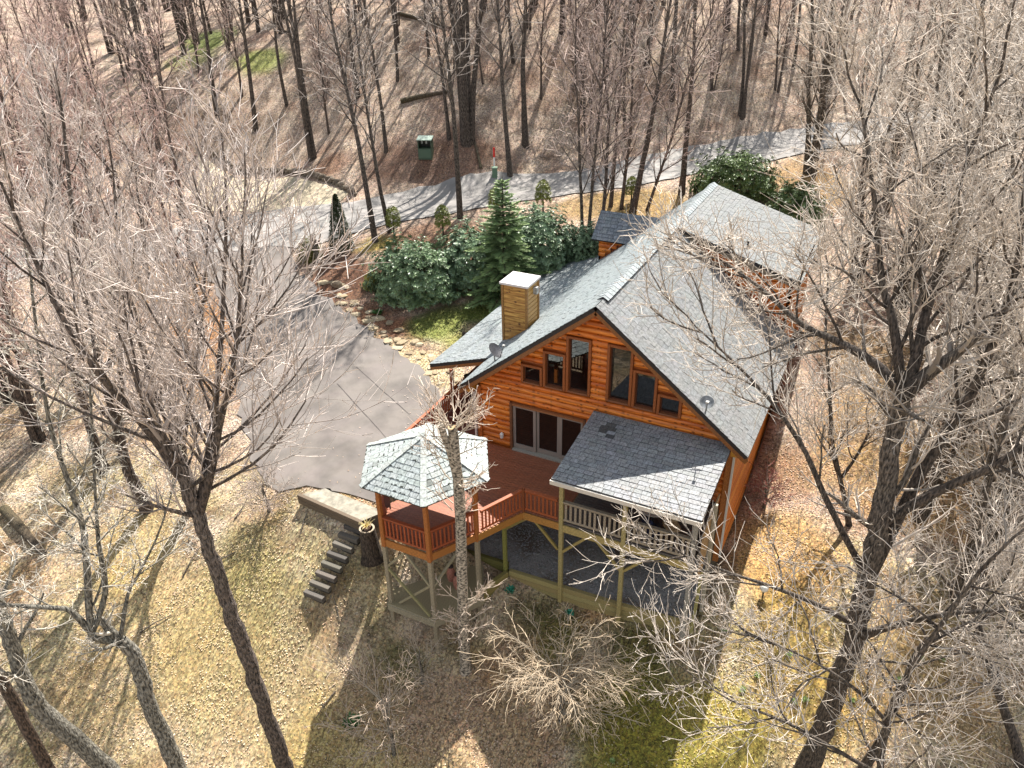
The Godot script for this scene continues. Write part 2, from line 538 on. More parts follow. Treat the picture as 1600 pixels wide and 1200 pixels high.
func ground_color(x: float, z: float) -> Color:
	var a := noise.get_noise_2d(x * 1.0, z * 1.0)
	var b := noise2.get_noise_2d(x, z)
	var hill := sc(206, 190, 177)
	var lawn := sc(206, 192, 166)
	var t := smoothstep(-3.0, 3.0, z + 0.18 * x + 4.0 * a)
	var c := hill.lerp(lawn, t)
	c = c.lerp(sc(184, 152, 136), clampf(b * 1.3, 0, 0.7) * (1 - t * 0.6))
	c = c.lerp(sc(170, 162, 92), clampf((a + b) * 1.2 - 0.3, 0, 0.45) * t)
	c = c.lerp(sc(190, 150, 102), clampf(-b * 1.5 - 0.15, 0, 0.7) * t)
	var e := noise.get_noise_2d(x * 6.0, z * 6.0)
	c = c * (1.0 + 0.45 * e)
	c = c.lerp(sc(132, 108, 86), clampf(noise2.get_noise_2d(x * 3.1 + 40, z * 3.1) * 1.9 - 0.1, 0, 0.65))
	c = c.lerp(sc(236, 224, 208), clampf(noise.get_noise_2d(x * 4.0 - 70, z * 4.0) * 1.6 - 0.2, 0, 0.6))
	c = c.lerp(sc(132, 128, 60), clampf(noise2.get_noise_2d(x * 1.7 - 30, z * 1.7 + 11) * 2.0 - 0.3, 0, 0.4) * t)
	for p: Array in patches:
		var d: float = Vector2(x - p[0], z - p[1]).length() / p[2] + a * 0.45 + b * 0.3
		if d < 1.5:
			c = c.lerp(p[3], p[4] * (1.0 - smoothstep(0.6, 1.15, d)))
	return c

func make_terrain() -> void:
	spline_solve()
	gx = axis(-58.0, 30.0, 0.55, -230.0, 200.0)
	gz = axis(-58.0, 20.0, 0.55, -230.0, 90.0)
	var w := gx.size()
	var h := gz.size()
	gh.resize(w * h)
	for j in h:
		for i in w:
			var x := gx[i]
			var z := gz[j]
			var y := spline(x, z)
			y += noise2.get_noise_2d(x * 2.1, z * 2.1) * 0.07
			if in_house(x, z):
				y = minf(y, -2.9)
			elif in_pad(x, z):
				y = minf(y, -3.45)
			elif x > -7.6 and x <= -5.0 and z > -14.6 and z < 3.4:
				y = minf(y, -0.55)
			gh[j * w + i] = clampf(y, -14, 60)
	var mb := MB.new()
	for j in h:
		for i in w:
			var x := gx[i]
			var z := gz[j]
			var i0 := maxi(i - 1, 0)
			var i1 := mini(i + 1, w - 1)
			var j0 := maxi(j - 1, 0)
			var j1 := mini(j + 1, h - 1)
			mb.v.append(Vector3(x, gh[j * w + i], z))
			mb.n.append(Vector3(-(gh[j * w + i1] - gh[j * w + i0]) / (gx[i1] - gx[i0]), 1.0, -(gh[j1 * w + i] - gh[j0 * w + i]) / (gz[j1] - gz[j0])).normalized())
			mb.k.append(ground_color(x, z))
			mb.uv.append(Vector2(x, z))
	for j in h - 1:
		for i in w - 1:
			var q := j * w + i
			mb.idx.append_array(PackedInt32Array([q, q + 1, q + w, q + 1, q + w + 1, q + w]))
	struct("ground", mb, M.ground)

# sheet between two edge lines, draped a little above the ground
func drape(called: String, ea: Array, eb: Array, cols: int, step: float, up: float, col: Color, mat: Material, wob := 0.0) -> MeshInstance3D:
	var ca := Curve3D.new()
	var cb := Curve3D.new()
	for p: Vector2 in ea:
		ca.add_point(Vector3(p.x, 0, p.y))
	for p: Vector2 in eb:
		cb.add_point(Vector3(p.x, 0, p.y))
	var la := ca.get_baked_length()
	var lb := cb.get_baked_length()
	var rows := int(maxf(la, lb) / step) + 1
	var mb := MB.new()
	for r in rows + 1:
		var a := ca.sample_baked(la * r / rows)
		var b := cb.sample_baked(lb * r / rows)
		for q in cols + 1:
			var p := a.lerp(b, float(q) / cols)
			if wob > 0.0 and (q == 0 or q == cols):
				p += Vector3(noise2.get_noise_2d(p.x * 6, p.z * 6), 0, noise2.get_noise_2d(p.z * 6, p.x * 6)) * wob
			p.y = ground(p.x, p.z) + up
			mb.v.append(p)
			mb.n.append(Vector3.UP)
			mb.k.append(vary(col, 0.03))
			mb.uv.append(Vector2(p.x, p.z) * 0.5)
	for r in rows:
		for q in cols:
			var i := r * (cols + 1) + q
			var f := (mb.v[i + 1] - mb.v[i]).cross(mb.v[i + cols + 1] - mb.v[i])
			if f.y > 0.0:
				mb.idx.append_array(PackedInt32Array([i, i + cols + 1, i + 1, i + 1, i + cols + 1, i + cols + 2]))
			else:
				mb.idx.append_array(PackedInt32Array([i, i + 1, i + cols + 1, i + 1, i + cols + 2, i + cols + 1]))
	return struct(called, mb, mat)

# ---------------------------------------------------------------- carpentry
var wood_stain := sc(176, 96, 42)
var log_tones: Array = []
var log_mesh: Array = []
var log_mesh_z: Array = []

func half_log(col: Color, alongz := false) -> ArrayMesh:    # one metre of half-round siding log, 0.24 high
	var mb := MB.new()
	var prof: Array = []
	for i in 6:
		var a := -PI / 2 + PI * i / 5.0
		prof.append(Vector2(cos(a) * 0.088, sin(a) * 0.118))
	for i in 5:
		var p: Vector2 = prof[i]
		var q: Vector2 = prof[i + 1]
		var n0 := Vector3(0, p.y / 0.118, p.x / 0.088 * 1.3).normalized()
		var n1 := Vector3(0, q.y / 0.118, q.x / 0.088 * 1.3).normalized()
		var b := mb.v.size()
		for s: float in [-0.5, 0.5]:
			mb.v.append(Vector3(s, p.y, p.x))
			mb.n.append(n0)
			mb.v.append(Vector3(s, q.y, q.x))
			mb.n.append(n1)
			for t in 2:
				mb.k.append(col)
				mb.uv.append(Vector2.ZERO)
		mb.idx.append_array(PackedInt32Array([b, b + 1, b + 2, b + 2, b + 1, b + 3]))
	var l: Array = []
	var r: Array = []
	for i in 6:
		l.append(Vector3(-0.5, prof[5 - i].y, prof[5 - i].x))
		r.append(Vector3(0.5, prof[i].y, prof[i].x))
	mb.face(l, col * 0.9, Vector3.LEFT)
	mb.face(r, col * 0.9, Vector3.RIGHT)
	return mb.mesh()

# a log of length l centred at c, round side facing 'out'
func log_piece(parent: Node, c: Vector3, l: float, yaw := 0.0) -> void:
	var o := inst("log", log_mesh[rng.randi() % log_mesh.size()], M.log if absf(sin(yaw)) < 0.5 else M.logz, parent)
	o.transform = Transform3D(Basis(Vector3.UP, yaw) * Basis.from_scale(Vector3(l, 1, rf(0.9, 1.1))), c)

func cut(list: Array, a: float, b: float) -> Array:
	var r: Array = []
	for s: Vector2 in list:
		if b <= s.x or a >= s.y:
			r.append(s)
			continue
		if a > s.x:
			r.append(Vector2(s.x, a))
		if b < s.y:
			r.append(Vector2(b, s.y))
	return r

# ---------------------------------------------------------------- shingles
func clip_axis(p: Array, ax: int, lim: float, keep_less: bool) -> Array:
	var r: Array = []
	var m := p.size()
	for i in m:
		var a: Vector2 = p[i]
		var b: Vector2 = p[(i + 1) % m]
		var da := (lim - a[ax]) if keep_less else (a[ax] - lim)
		var db := (lim - b[ax]) if keep_less else (b[ax] - lim)
		if da >= 0:
			r.append(a)
		if (da > 0 and db < 0) or (da < 0 and db > 0):
			r.append(a.lerp(b, da / (da - db)))
	return r

func shingles(mb: MB, corners: Array, e2: Vector3, nn: Vector3, base: Color, spread: float, row := 0.19, wid := 0.33, riser := Color(0.03, 0.03, 0.032), moss := 0.0, blot := Vector4.ZERO, grime := 0.0) -> void:
	var o: Vector3 = corners[0]
	var e1 := e2.cross(nn).normalized()
	var poly: Array = []
	var lo := Vector2(1e9, 1e9)
	var hi := Vector2(-1e9, -1e9)
	for c: Vector3 in corners:
		var q := Vector2((c - o).dot(e1), (c - o).dot(e2))
		poly.append(q)
		lo = lo.min(q)
		hi = hi.max(q)
	if not Geometry2D.is_polygon_clockwise(PackedVector2Array(poly)):
		pass
	else:
		poly.reverse()
	var v0 := lo.y
	var r := 0
	while v0 < hi.y - 0.01:
		var v1 := v0 + row
		var u0 := lo.x - rf(0.0, wid)
		while u0 < hi.x:
			var u1 := u0 + wid * rf(0.75, 1.2)
			var p := clip_axis(poly, 0, u0, false)
			if p.size() > 2:
				p = clip_axis(p, 0, u1 - 0.014, true)
			if p.size() > 2:
				p = clip_axis(p, 1, v0, false)
			if p.size() > 2:
				p = clip_axis(p, 1, v1, true)
			if p.size() > 2:
				var c := vary(base, spread)
				var lift := rf(0.024, 0.036)
				var mid: Vector3 = o + e1 * (u0 + wid * 0.5) + e2 * v0
				if moss > 0.0 and rng.randf() < moss * (0.5 + noise.get_noise_3d(mid.x * 9, mid.y * 9, mid.z * 9)):
					c = c.lerp(Color(0.045, 0.045, 0.035), rf(0.2, 0.75))
				if blot.w > 0.0 and mid.distance_to(Vector3(blot.x, blot.y, blot.z)) < blot.w * rf(0.4, 1.1):
					c = c.lerp(Color(0.03, 0.03, 0.03), rf(0.4, 0.9))
				var t: Array = []
				var bl := INF
				var br := -INF
				for q: Vector2 in p:
					t.append(o + e1 * q.x + e2 * q.y + nn * (lift - (q.y - v0) / row * 0.014))
					if q.y < v0 + 0.004:
						bl = minf(bl, q.x)
						br = maxf(br, q.x)
				mb.face(t, c, (nn - e2 * 0.09).normalized())
				if grime > 0.0 and p.size() == 4 and br - bl > wid * 0.5:
					for g in 3:
						if rng.randf() < grime:
							var ga := lerpf(bl, br, rf(0.0, 0.7))
							var gb := minf(br, ga + rf(0.04, 0.16))
							var gh_ := row * rf(0.06, 0.3)
							var up := nn * (lift + 0.002)
							var dn := nn * (lift + 0.002 - gh_ / row * 0.014)
							mb.face([o + e1 * ga + e2 * (v0 + 0.001) + up, o + e1 * gb + e2 * (v0 + 0.001) + up, o + e1 * (gb - 0.02) + e2 * (v0 + gh_) + dn, o + e1 * (ga + 0.015) + e2 * (v0 + gh_ * rf(0.6, 1.0)) + dn], Color(0.035, 0.036, 0.03), (nn - e2 * 0.09).normalized())
				if br - bl > 0.01:
					var a := o + e1 * bl + e2 * v0
					var b := o + e1 * br + e2 * v0
					mb.face([a, b, b + nn * lift, a + nn * lift], riser.lerp(c, rf(0.0, 0.35)))
			u0 = u1
		v0 = v1
		r += 1

# roof part: a thin deck with a sheet of real shingles on it
func roof_part(parent: Node, called: String, corners: Array, e2: Vector3, nn: Vector3, base: Color, spread: float, thick := 0.13, row := 0.19, wid := 0.33, riser := Color(0.03, 0.03, 0.032), moss := 0.0, blot := Vector4.ZERO, grime := 0.0) -> MeshInstance3D:
	var mb := MB.new()
	var under := sc(120, 78, 44)
	var p := corners.duplicate()
	if (p[1] - p[0]).cross(p[2] - p[0]).dot(nn) < 0:
		p.reverse()
	mb.slab(p, -nn * thick, Color(0.035, 0.035, 0.037), Color(0.02, 0.018, 0.016), under)
	var o := obj(called, mb, M.shingle, parent)
	var sb := MB.new()
	shingles(sb, corners, e2, nn, base, spread, row, wid, riser, moss, blot, grime)
	var s := obj("shingles", sb, M.shingle, o)
	s.set_meta("kind", "stuff")
	return o

# ---------------------------------------------------------------- railings
var baluster_mesh := {}

func unit_stick(col: Color, w: float, d: float) -> ArrayMesh:
	var mb := MB.new()
	mb.timber(Vector3(0, -0.5, 0), Vector3(0, 0.5, 0), d, w, col, 0.006, Vector3.RIGHT)
	return mb.mesh()

func railing(parent: Node, a: Vector3, b: Vector3, col: Color, gap: float, w: float, h := 0.95, low := 0.12, d := 0.045) -> void:
	var rail := MB.new()
	var up := Vector3(0, 1, 0)
	rail.timber(a + up * h, b + up * h, 0.14, 0.04, col, 0.008)
	rail.timber(a + up * (h - 0.065), b + up * (h - 0.065), 0.045, 0.088, col)
	obj("top_rail", rail, M.wood, parent)
	rail = MB.new()
	rail.timber(a + up * low, b + up * low, 0.05, 0.09, col)
	obj("bottom_rail", rail, M.wood, parent)
	var l := a.distance_to(b)
	var n := int(l / gap)
	var x := (b - a).normalized()
	var key := "%s %s" % [col, w]
	if not baluster_mesh.has(key):
		baluster_mesh[key] = [unit_stick(col, w, d), unit_stick(vary(col, 0.12), w, d), unit_stick(vary(col, 0.12), w, d)]
	for i in n:
		var o := inst("baluster", baluster_mesh[key][rng.randi() % 3], M.woodv, parent)
		var p := a.lerp(b, (i + 0.5) / n)
		o.transform = Transform3D(Basis(x, Vector3.UP, x.cross(Vector3.UP)) * Basis.from_scale(Vector3(1, h - low - 0.16, 1)), p + up * (low + (h - low - 0.07) * 0.5))

func post(parent: Node, p: Vector3, top: float, w: float, col: Color, called := "post") -> MeshInstance3D:
	var mb := MB.new()
	mb.timber(p, Vector3(p.x, top, p.z), w, w, col, 0.012, Vector3.RIGHT)
	return obj(called, mb, M.woodv, parent)

func brace(parent: Node, a: Vector3, b: Vector3, w: float, col: Color, called := "brace") -> void:
	var mb := MB.new()
	mb.timber(a, b, w, w, col)
	obj(called, mb, M.woodv, parent)

# ---------------------------------------------------------------- the log house
var SL := 0.8
var RIDGE := 7.1

func wall_top(x: float) -> float:
	return RIDGE - SL * absf(x) - 0.17

func window(parent: Node, x0: float, x1: float, y0: float, y1: float) -> void:
	var fr := MB.new()
	var t := 0.1
	var c := sc(168, 92, 40)
	fr.timber(Vector3(x0 + t / 2, y0, 0.02), Vector3(x0 + t / 2, y1, 0.02), 0.24, t, c, 0.012, Vector3.RIGHT)
	fr.timber(Vector3(x1 - t / 2, y0, 0.02), Vector3(x1 - t / 2, y1, 0.02), 0.24, t, c, 0.012, Vector3.RIGHT)
	fr.timber(Vector3(x0 + t, y1 - t / 2, 0.018), Vector3(x1 - t, y1 - t / 2, 0.018), 0.23, t, c)
	fr.timber(Vector3(x0 + t, y0 + 0.035, 0.035), Vector3(x1 - t, y0 + 0.035, 0.035), 0.26, 0.07, sc(150, 92, 58))
	var w := obj("window", fr, M.woodv, parent)
	var sb := MB.new()
	var s := 0.045
	var cs := sc(96, 48, 26)
	sb.box(Vector3(x0 + t + s / 2, (y0 + y1) / 2, -0.03), Vector3(s, y1 - y0 - 0.18, 0.05), cs)
	sb.box(Vector3(x1 - t - s / 2, (y0 + y1) / 2, -0.03), Vector3(s, y1 - y0 - 0.18, 0.05), cs)
	sb.box(Vector3((x0 + x1) / 2, y1 - t - s / 2, -0.032), Vector3(x1 - x0 - 2 * t - 2 * s, s, 0.045), cs)
	sb.box(Vector3((x0 + x1) / 2, y0 + 0.07 + s / 2, -0.032), Vector3(x1 - x0 - 2 * t - 2 * s, s, 0.045), cs)
	obj("sash", sb, M.wood, w)
	var g := MB.new()
	g.face([Vector3(x0 + t, y0 + 0.07, -0.03), Vector3(x1 - t, y0 + 0.07, -0.03), Vector3(x1 - t, y1 - t, -0.03), Vector3(x0 + t, y1 - t, -0.03)], Color.WHITE)
	obj("pane", g, M.glass, w)

func make_house() -> void:
	for c: Color in [sc(244, 140, 50), sc(234, 130, 44), sc(248, 150, 60), sc(224, 118, 38), sc(240, 144, 62), sc(250, 152, 54)]:
		log_tones.append(c)
		log_mesh.append(half_log(c))
	var H := thing("log_house", "orange log house with steep grey shingle roof and trapezoid gable windows", "house")
	# --- front wall: backing strips round the openings, then log by log
	var holes: Array = [[-3.6, -0.42, 0.0, 2.14], [-3.08, -2.2, 3.2, 4.0], [-2.17, -1.27, 3.22, 4.74], [-1.25, -0.29, 3.25, 5.54], [0.31, 1.27, 3.25, 5.54], [1.29, 2.19, 3.22, 4.74], [2.22, 3.1, 3.2, 4.0]]
	var xs: Array = [-5.0, 0.0, 5.0]
	for q: Array in holes:
		xs.append(q[0])
		xs.append(q[1])
	xs.sort()
	var wb := MB.new()
	var wc := sc(170, 90, 34)
	for i in xs.size() - 1:
		var x0: float = xs[i]
		var x1: float = xs[i + 1]
		if x1 - x0 < 0.001:
			continue
		var seg: Array = [Vector2(-0.3, 20.0)]
		for q: Array in holes:
			if q[0] <= x0 + 0.001 and q[1] >= x1 - 0.001:
				seg = cut(seg, q[2], q[3])
		for s: Vector2 in seg:
			var t0 := minf(s.y, wall_top(x0))
			var t1 := minf(s.y, wall_top(x1))
			wb.slab([Vector3(x0, s.x, 0), Vector3(x1, s.x, 0), Vector3(x1, t1, 0), Vector3(x0, t0, 0)], Vector3(0, 0, -0.16), wc, wc, sc(150, 110, 70))
	var fw := obj("front_wall", wb, M.log, H)
	for i in 29:
		var y := 0.02 + i * 0.24
		var lim := (wall_top(0) - y - 0.2) / SL
		if lim < 0.15:
			break
		var segs: Array = [Vector2(maxf(-4.9, -lim), minf(4.9, lim))]
		for q: Array in holes:
			if y + 0.2 > q[2] and y + 0.04 < q[3]:
				segs = cut(segs, q[0] - 0.01, q[1] + 0.01)
		for s: Vector2 in segs:
			if s.y - s.x > 0.08:
				log_piece(fw, Vector3((s.x + s.y) / 2, y + 0.12, 0.003), s.y - s.x)
	# --- side and back walls, gable cheek of the shed dormer
	var sd := MB.new()
	sd.box(Vector3(-4.92, 1.2, -7.25), Vector3(0.16, 3.0, 14.1), wc)
	var lw := obj("side_wall", sd, M.logz, H)
	for i in 11:
		log_piece(lw, Vector3(-5.003, 0.14 + i * 0.24, -7.3), 14.2, -PI / 2)
	sd = MB.new()
	sd.box(Vector3(4.92, 0.1, -7.25), Vector3(0.16, 5.6, 14.1), wc)
	sd.box(Vector3(4.92, 4.0, -11.6), Vector3(0.158, 2.6, 5.6), wc)
	var rw := obj("side_wall", sd, M.logz, H)
	for i in 21:
		log_piece(rw, Vector3(5.003, -2.3 + i * 0.24, -7.3), 14.2, PI / 2)
	for i in 11:
		log_piece(rw, Vector3(5.003, 2.74 + i * 0.24, -11.5), 5.8, PI / 2)
	sd = MB.new()
	sd.slab([Vector3(5, -1, -14.4), Vector3(-5, -1, -14.4), Vector3(-5, 3.0, -14.4), Vector3(0, 6.95, -14.4), Vector3(5, 5.3, -14.4)], Vector3(0, 0, 0.16), wc, wc, wc)
	obj("back_wall", sd, M.log, H)
	sd = MB.new()
	sd.box(Vector3(0, -1.75, -0.12), Vector3(9.9, 2.86, 0.16), sc(150, 136, 110))
	obj("basement_wall", sd, M.old, H)
	sd = MB.new()
	sd.slab([Vector3(0.02, 6.98, -8.55), Vector3(4.92, 3.1, -8.55), Vector3(4.92, 5.42, -8.55)], Vector3(0, 0, -0.16), wc, wc, wc)
	var ck := obj("dormer_cheek", sd, M.log, H)
	for i in 16:
		var y := 3.1 + i * 0.24
		var xa := (RIDGE - y + 0.05) / SL
		var xb := minf(4.95, (RIDGE - 0.2 - y - 0.24) / 0.31)
		if xb - xa > 0.15:
			log_piece(ck, Vector3((xa + xb) / 2, y + 0.12, -8.547), xb - xa)
	# --- inside: floors, pale ceiling
	sd = MB.new()
	sd.box(Vector3(0, -0.1, -7.2), Vector3(9.66, 0.18, 14.0), sc(70, 44, 30))
	sd.box(Vector3(0, 2.7, -9.3), Vector3(9.66, 0.2, 9.8), sc(90, 70, 52))
	obj("floor", sd, M.inside, H)
	sd = MB.new()
	for s: float in [-1.0, 1.0]:
		sd.slab([Vector3(s * 0.01, 6.78, -0.18), Vector3(s * 4.8, 2.95, -0.18), Vector3(s * 4.8, 2.95, -14.2), Vector3(s * 0.01, 6.78, -14.2)], Vector3(0, 0.06, 0), sc(226, 218, 205), sc(226, 218, 205), sc(226, 218, 205))
	obj("ceiling", sd, M.inside, H)
	# --- windows and sliding doors
	for i in range(1, 7):
		var q: Array = holes[i]
		window(H, q[0], q[1], q[2], q[3])
	var df := MB.new()
	var dc := sc(148, 138, 128)
	df.timber(Vector3(-3.54, 0.0, 0.02), Vector3(-3.54, 2.14, 0.02), 0.26, 0.1, sc(140, 92, 60), 0.01, Vector3.RIGHT)
	df.timber(Vector3(-0.47, 0.0, 0.02), Vector3(-0.47, 2.14, 0.02), 0.26, 0.1, sc(140, 92, 60), 0.01, Vector3.RIGHT)
	df.box(Vector3(-2.0, 2.1, 0.02), Vector3(2.96, 0.08, 0.24), sc(170, 112, 70))
	df.box(Vector3(-2.0, 0.03, 0.06), Vector3(2.96, 0.06, 0.3), sc(186, 180, 168))
	var door := obj("sliding_door", df, M.woodv, H)
	for i in 3:
		var x0 := -3.48 + i * 0.99
		var z := 0.03 if i % 2 == 0 else -0.03
		var pb := MB.new()
		for x: float in [x0 + 0.055, x0 + 0.925]:
			pb.box(Vector3(x, 1.06, z), Vector3(0.11, 1.98, 0.05), dc)
		pb.box(Vector3(x0 + 0.49, 0.17, z), Vector3(0.76, 0.2, 0.05), dc)
		pb.box(Vector3(x0 + 0.49, 2.0, z), Vector3(0.76, 0.1, 0.05), dc)
		obj("door_panel", pb, M.paint, door)
		var g := MB.new()
		g.face([Vector3(x0 + 0.11, 0.27, z), Vector3(x0 + 0.87, 0.27, z), Vector3(x0 + 0.87, 1.95, z), Vector3(x0 + 0.11, 1.95, z)], Color.WHITE)
		obj("pane", g, M.glass, door)
	# --- trim
	var cb := MB.new()
	cb.timber(Vector3(-4.94, -0.05, 0.06), Vector3(-4.94, 2.6, 0.06), 0.2, 0.2, sc(200, 112, 46), 0.015, Vector3.RIGHT)
	obj("corner_board", cb, M.woodv, H)
	cb = MB.new()
	cb.timber(Vector3(4.94, -2.6, 0.06), Vector3(4.94, 2.6, 0.06), 0.2, 0.2, sc(196, 122, 60), 0.015, Vector3.RIGHT)
	obj("corner_board", cb, M.woodv, H)
	for s: float in [-1.0, 1.0]:
		var rb := MB.new()
		rb.beam(Vector3(s * 5.58, 2.63 - 0.22, 0.585), Vector3(0, RIDGE - 0.22, 0.585), 0.05, 0.2, sc(150, 92, 40))
		rb.beam(Vector3(s * 4.9, 2.63 + 0.56 - 0.33, 0.12), Vector3(0, RIDGE - 0.33, 0.12), 0.08, 0.22, sc(178, 98, 40))
		obj("rake_board", rb, M.wood, H)
		rb = MB.new()
		rb.slab([Vector3(s * 5.5, 2.46, 0.54), Vector3(s * 5.02, 2.46, 0.54), Vector3(s * 5.02, 2.84, 0.54)], Vector3(0, 0, -0.52), sc(206, 146, 52), sc(206, 146, 52), sc(206, 146, 52))
		obj("eave_return", rb, M.wood, H)
		rb = MB.new()
		rb.beam(Vector3(s * 5.56, 2.47, 0.6), Vector3(s * 5.56, 2.47, -1.9 if s < 0 else -8.4), 0.03, 0.18, sc(132, 84, 42))
		obj("eave_board", rb, M.wood, H)
	var dp := MB.new()
	dp.box(Vector3(-5.09, 1.1, 0.2), Vector3(0.07, 2.5, 0.08), sc(205, 205, 200))
	obj("downspout", dp, M.paint, H)
	dp = MB.new()
	dp.box(Vector3(5.1, 0.0, 0.18), Vector3(0.07, 4.6, 0.08), sc(205, 205, 200))
	obj("downspout", dp, M.paint, H)
	# --- roofs
	var left := Vector3(-SL, 1, 0).normalized()
	var right := Vector3(SL, 1, 0).normalized()
	var ul := Vector3(1, SL, 0).normalized()
	var ur := Vector3(-1, SL, 0).normalized()
	var pale := sc(152, 161, 163)
	var grey := sc(146, 148, 148)
	var rl := roof_part(H, "roof", [Vector3(-5.59, 2.63, 0.62), Vector3(0, RIDGE, 0.62), Vector3(0, RIDGE, -1.75), Vector3(-5.59, 2.63, -1.75)], ul, left, pale, 0.07)
	roof_part(H, "roof", [Vector3(-5.4, 2.78, -1.75), Vector3(0, RIDGE, -1.75), Vector3(0, RIDGE, -15.0), Vector3(-5.4, 2.78, -15.0)], ul, left, pale, 0.07)
	roof_part(H, "roof", [Vector3(5.59, 2.63, 0.62), Vector3(5.59, 2.63, -8.5), Vector3(0, RIDGE, -8.5), Vector3(0, RIDGE, 0.62)], ur, right, grey, 0.1)
	var pn := Vector3(-0.327, 1, 0).normalized()
	var pr := roof_part(H, "side_porch_roof", [Vector3(-8.4, 1.8, -1.75), Vector3(-5.4, 2.781, -1.75), Vector3(-5.4, 2.781, -14.7), Vector3(-8.4, 1.8, -14.7)], Vector3(1, 0.327, 0).normalized(), pn, sc(144, 151, 153), 0.1)
	var fb := MB.new()
	fb.beam(Vector3(-8.38, 1.62, -1.78), Vector3(-5.5, 2.56, -1.78), 0.04, 0.2, sc(160, 104, 52))
	fb.beam(Vector3(-8.4, 1.6, -1.8), Vector3(-8.4, 1.6, -14.7), 0.04, 0.18, sc(150, 98, 50))
	obj("eave_board", fb, M.wood, pr)
	var sn := Vector3(0.31, 1, 0).normalized()
	var sr := roof_part(H, "shed_dormer_roof", [Vector3(5.42, 5.42, -8.3), Vector3(5.42, 5.42, -15.0), Vector3(0, RIDGE, -15.0), Vector3(0, RIDGE, -8.3)], Vector3(-1, 0.31, 0).normalized(), sn, sc(128, 131, 131), 0.1)
	fb = MB.new()
	fb.beam(Vector3(5.4, 5.22, -8.33), Vector3(0.1, 6.86, -8.33), 0.04, 0.2, sc(140, 124, 104))
	obj("rake_board", fb, M.wood, sr)
	# ridge vent cap
	var rc := MB.new()
	for s: float in [-1.0, 1.0]:
		var a := Vector3(0, RIDGE + 0.1, -0.05)
		var b := Vector3(0, RIDGE + 0.1, -14.9)
		var d := Vector3(s * 0.2, -0.12, 0)
		var q: Array = [a, a + d, b + d, b]
		if s > 0:
			q.reverse()
		q.reverse()
		rc.slab(q, Vector3(0, -0.05, 0), sc(156, 164, 166), sc(50, 52, 54), sc(60, 60, 60))
	var cap := obj("ridge_cap", rc, M.shingle, H)
	for i in 50:
		var tb := MB.new()
		var z := -0.2 - i * 0.295
		var cc := vary(sc(156, 164, 166), 0.1)
		for s: float in [-1.0, 1.0]:
			var a := Vector3(0, RIDGE + 0.118, z)
			var d := Vector3(s * 0.21, -0.126, 0)
			var e := Vector3(0, -0.012, -0.29)
			var q: Array = [a, a + d, a + d + e, a + e]
			if s < 0:
				q.reverse()
			tb.slab(q, Vector3(0, -0.014, 0), cc, Color(0.03, 0.03, 0.03), cc)
		obj("cap_shingle", tb, M.shingle, cap)
	# small gabled dormer on the left slope
	var dw := MB.new()
	var zc := -13.8
	var yr := 5.45
	dw.slab([Vector3(-5.0, 3.0, zc + 0.95), Vector3(-3.4, 4.35, zc + 0.95), Vector3(-5.0, 4.35, zc + 0.95)], Vector3(0, 0, -0.1), wc, wc, wc)
	dw.slab([Vector3(-5.0, 2.9, zc - 0.95), Vector3(-5.0, 2.9, zc + 0.95), Vector3(-5.0, 4.35, zc + 0.95), Vector3(-5.0, yr - 0.1, zc), Vector3(-5.0, 4.35, zc - 0.95)], Vector3(0.1, 0, 0), wc, wc, wc)
	var dm := obj("dormer", dw, M.log, H)
	for i in 5:
		var y := 3.15 + i * 0.24
		var xb := (y - RIDGE) / SL
		if xb + 5.0 > 0.1:
			log_piece(dm, Vector3((-4.98 + xb) / 2, y + 0.12, zc + 0.952), xb + 4.98)
	for s: float in [-1.0, 1.0]:
		var e2 := Vector3(0, 0.92, -s).normalized()
		var nn := Vector3(0, 1, 0.92 * s).normalized()
		var ye := yr - 0.92 * 1.22
		var co: Array = [Vector3(-5.32, ye, zc + s * 1.22), Vector3((ye - RIDGE) / SL + 0.05, ye, zc + s * 1.22), Vector3((yr - RIDGE) / SL + 0.05, yr, zc), Vector3(-5.32, yr, zc)]
		roof_part(dm, "dormer_roof", co, e2, nn, sc(112, 118, 126), 0.14, 0.1)
	# --- chimney
	var ch := MB.new()
	var cw := sc(150, 108, 56)
	ch.box(Vector3(-5.18, 3.75, -4.165), Vector3(1.1, 3.1, 1.09), cw)
	for q: Vector2 in [Vector2(-5.735, -3.615), Vector2(-4.625, -3.615), Vector2(-4.625, -4.715), Vector2(-5.735, -4.715)]:
		ch.box(Vector3(q.x, 3.77, q.y), Vector3(0.1, 3.06, 0.1), sc(168, 122, 64))
	var chim := obj("chimney", ch, M.woodv, H)
	for i in 15:
		var y := 2.3 + i * 0.198
		for f in 2:
			var bb := MB.new()
			var tone := vary(sc(206, 158, 84), 0.13)
			if f == 0:
				bb.box(Vector3(-5.18, y + 0.1, -3.612), Vector3(1.0, 0.178, 0.026), tone, Basis(Vector3.RIGHT, -0.05))
			else:
				bb.box(Vector3(-4.622, y + 0.1, -4.165), Vector3(0.026, 0.178, 0.99), tone, Basis(Vector3.BACK, -0.05))
			obj("board", bb, M.log if f == 0 else M.logz, chim)
	var cm := MB.new()
	cm.box(Vector3(-5.18, 5.35, -4.165), Vector3(1.3, 0.09, 1.3), sc(205, 198, 196))
	obj("chimney_cap", cm, M.paint, chim)
	cm = MB.new()
	cm.box(Vector3(-4.52, 4.95, -4.3), Vector3(0.16, 0.3, 0.2), sc(190, 190, 188))
	obj("vent_hood", cm, M.metal, chim)
	cm = MB.new()
	cm.beam(Vector3(-4.62, 3.42, -3.52), Vector3(-5.8, 2.52, -3.52), 0.16, 0.03, sc(110, 114, 118), Vector3(-0.6, 0.8, 0))
	obj("flashing", cm, M.metal, chim)
	# vent pipe on the shed dormer
	var vp := MB.new()
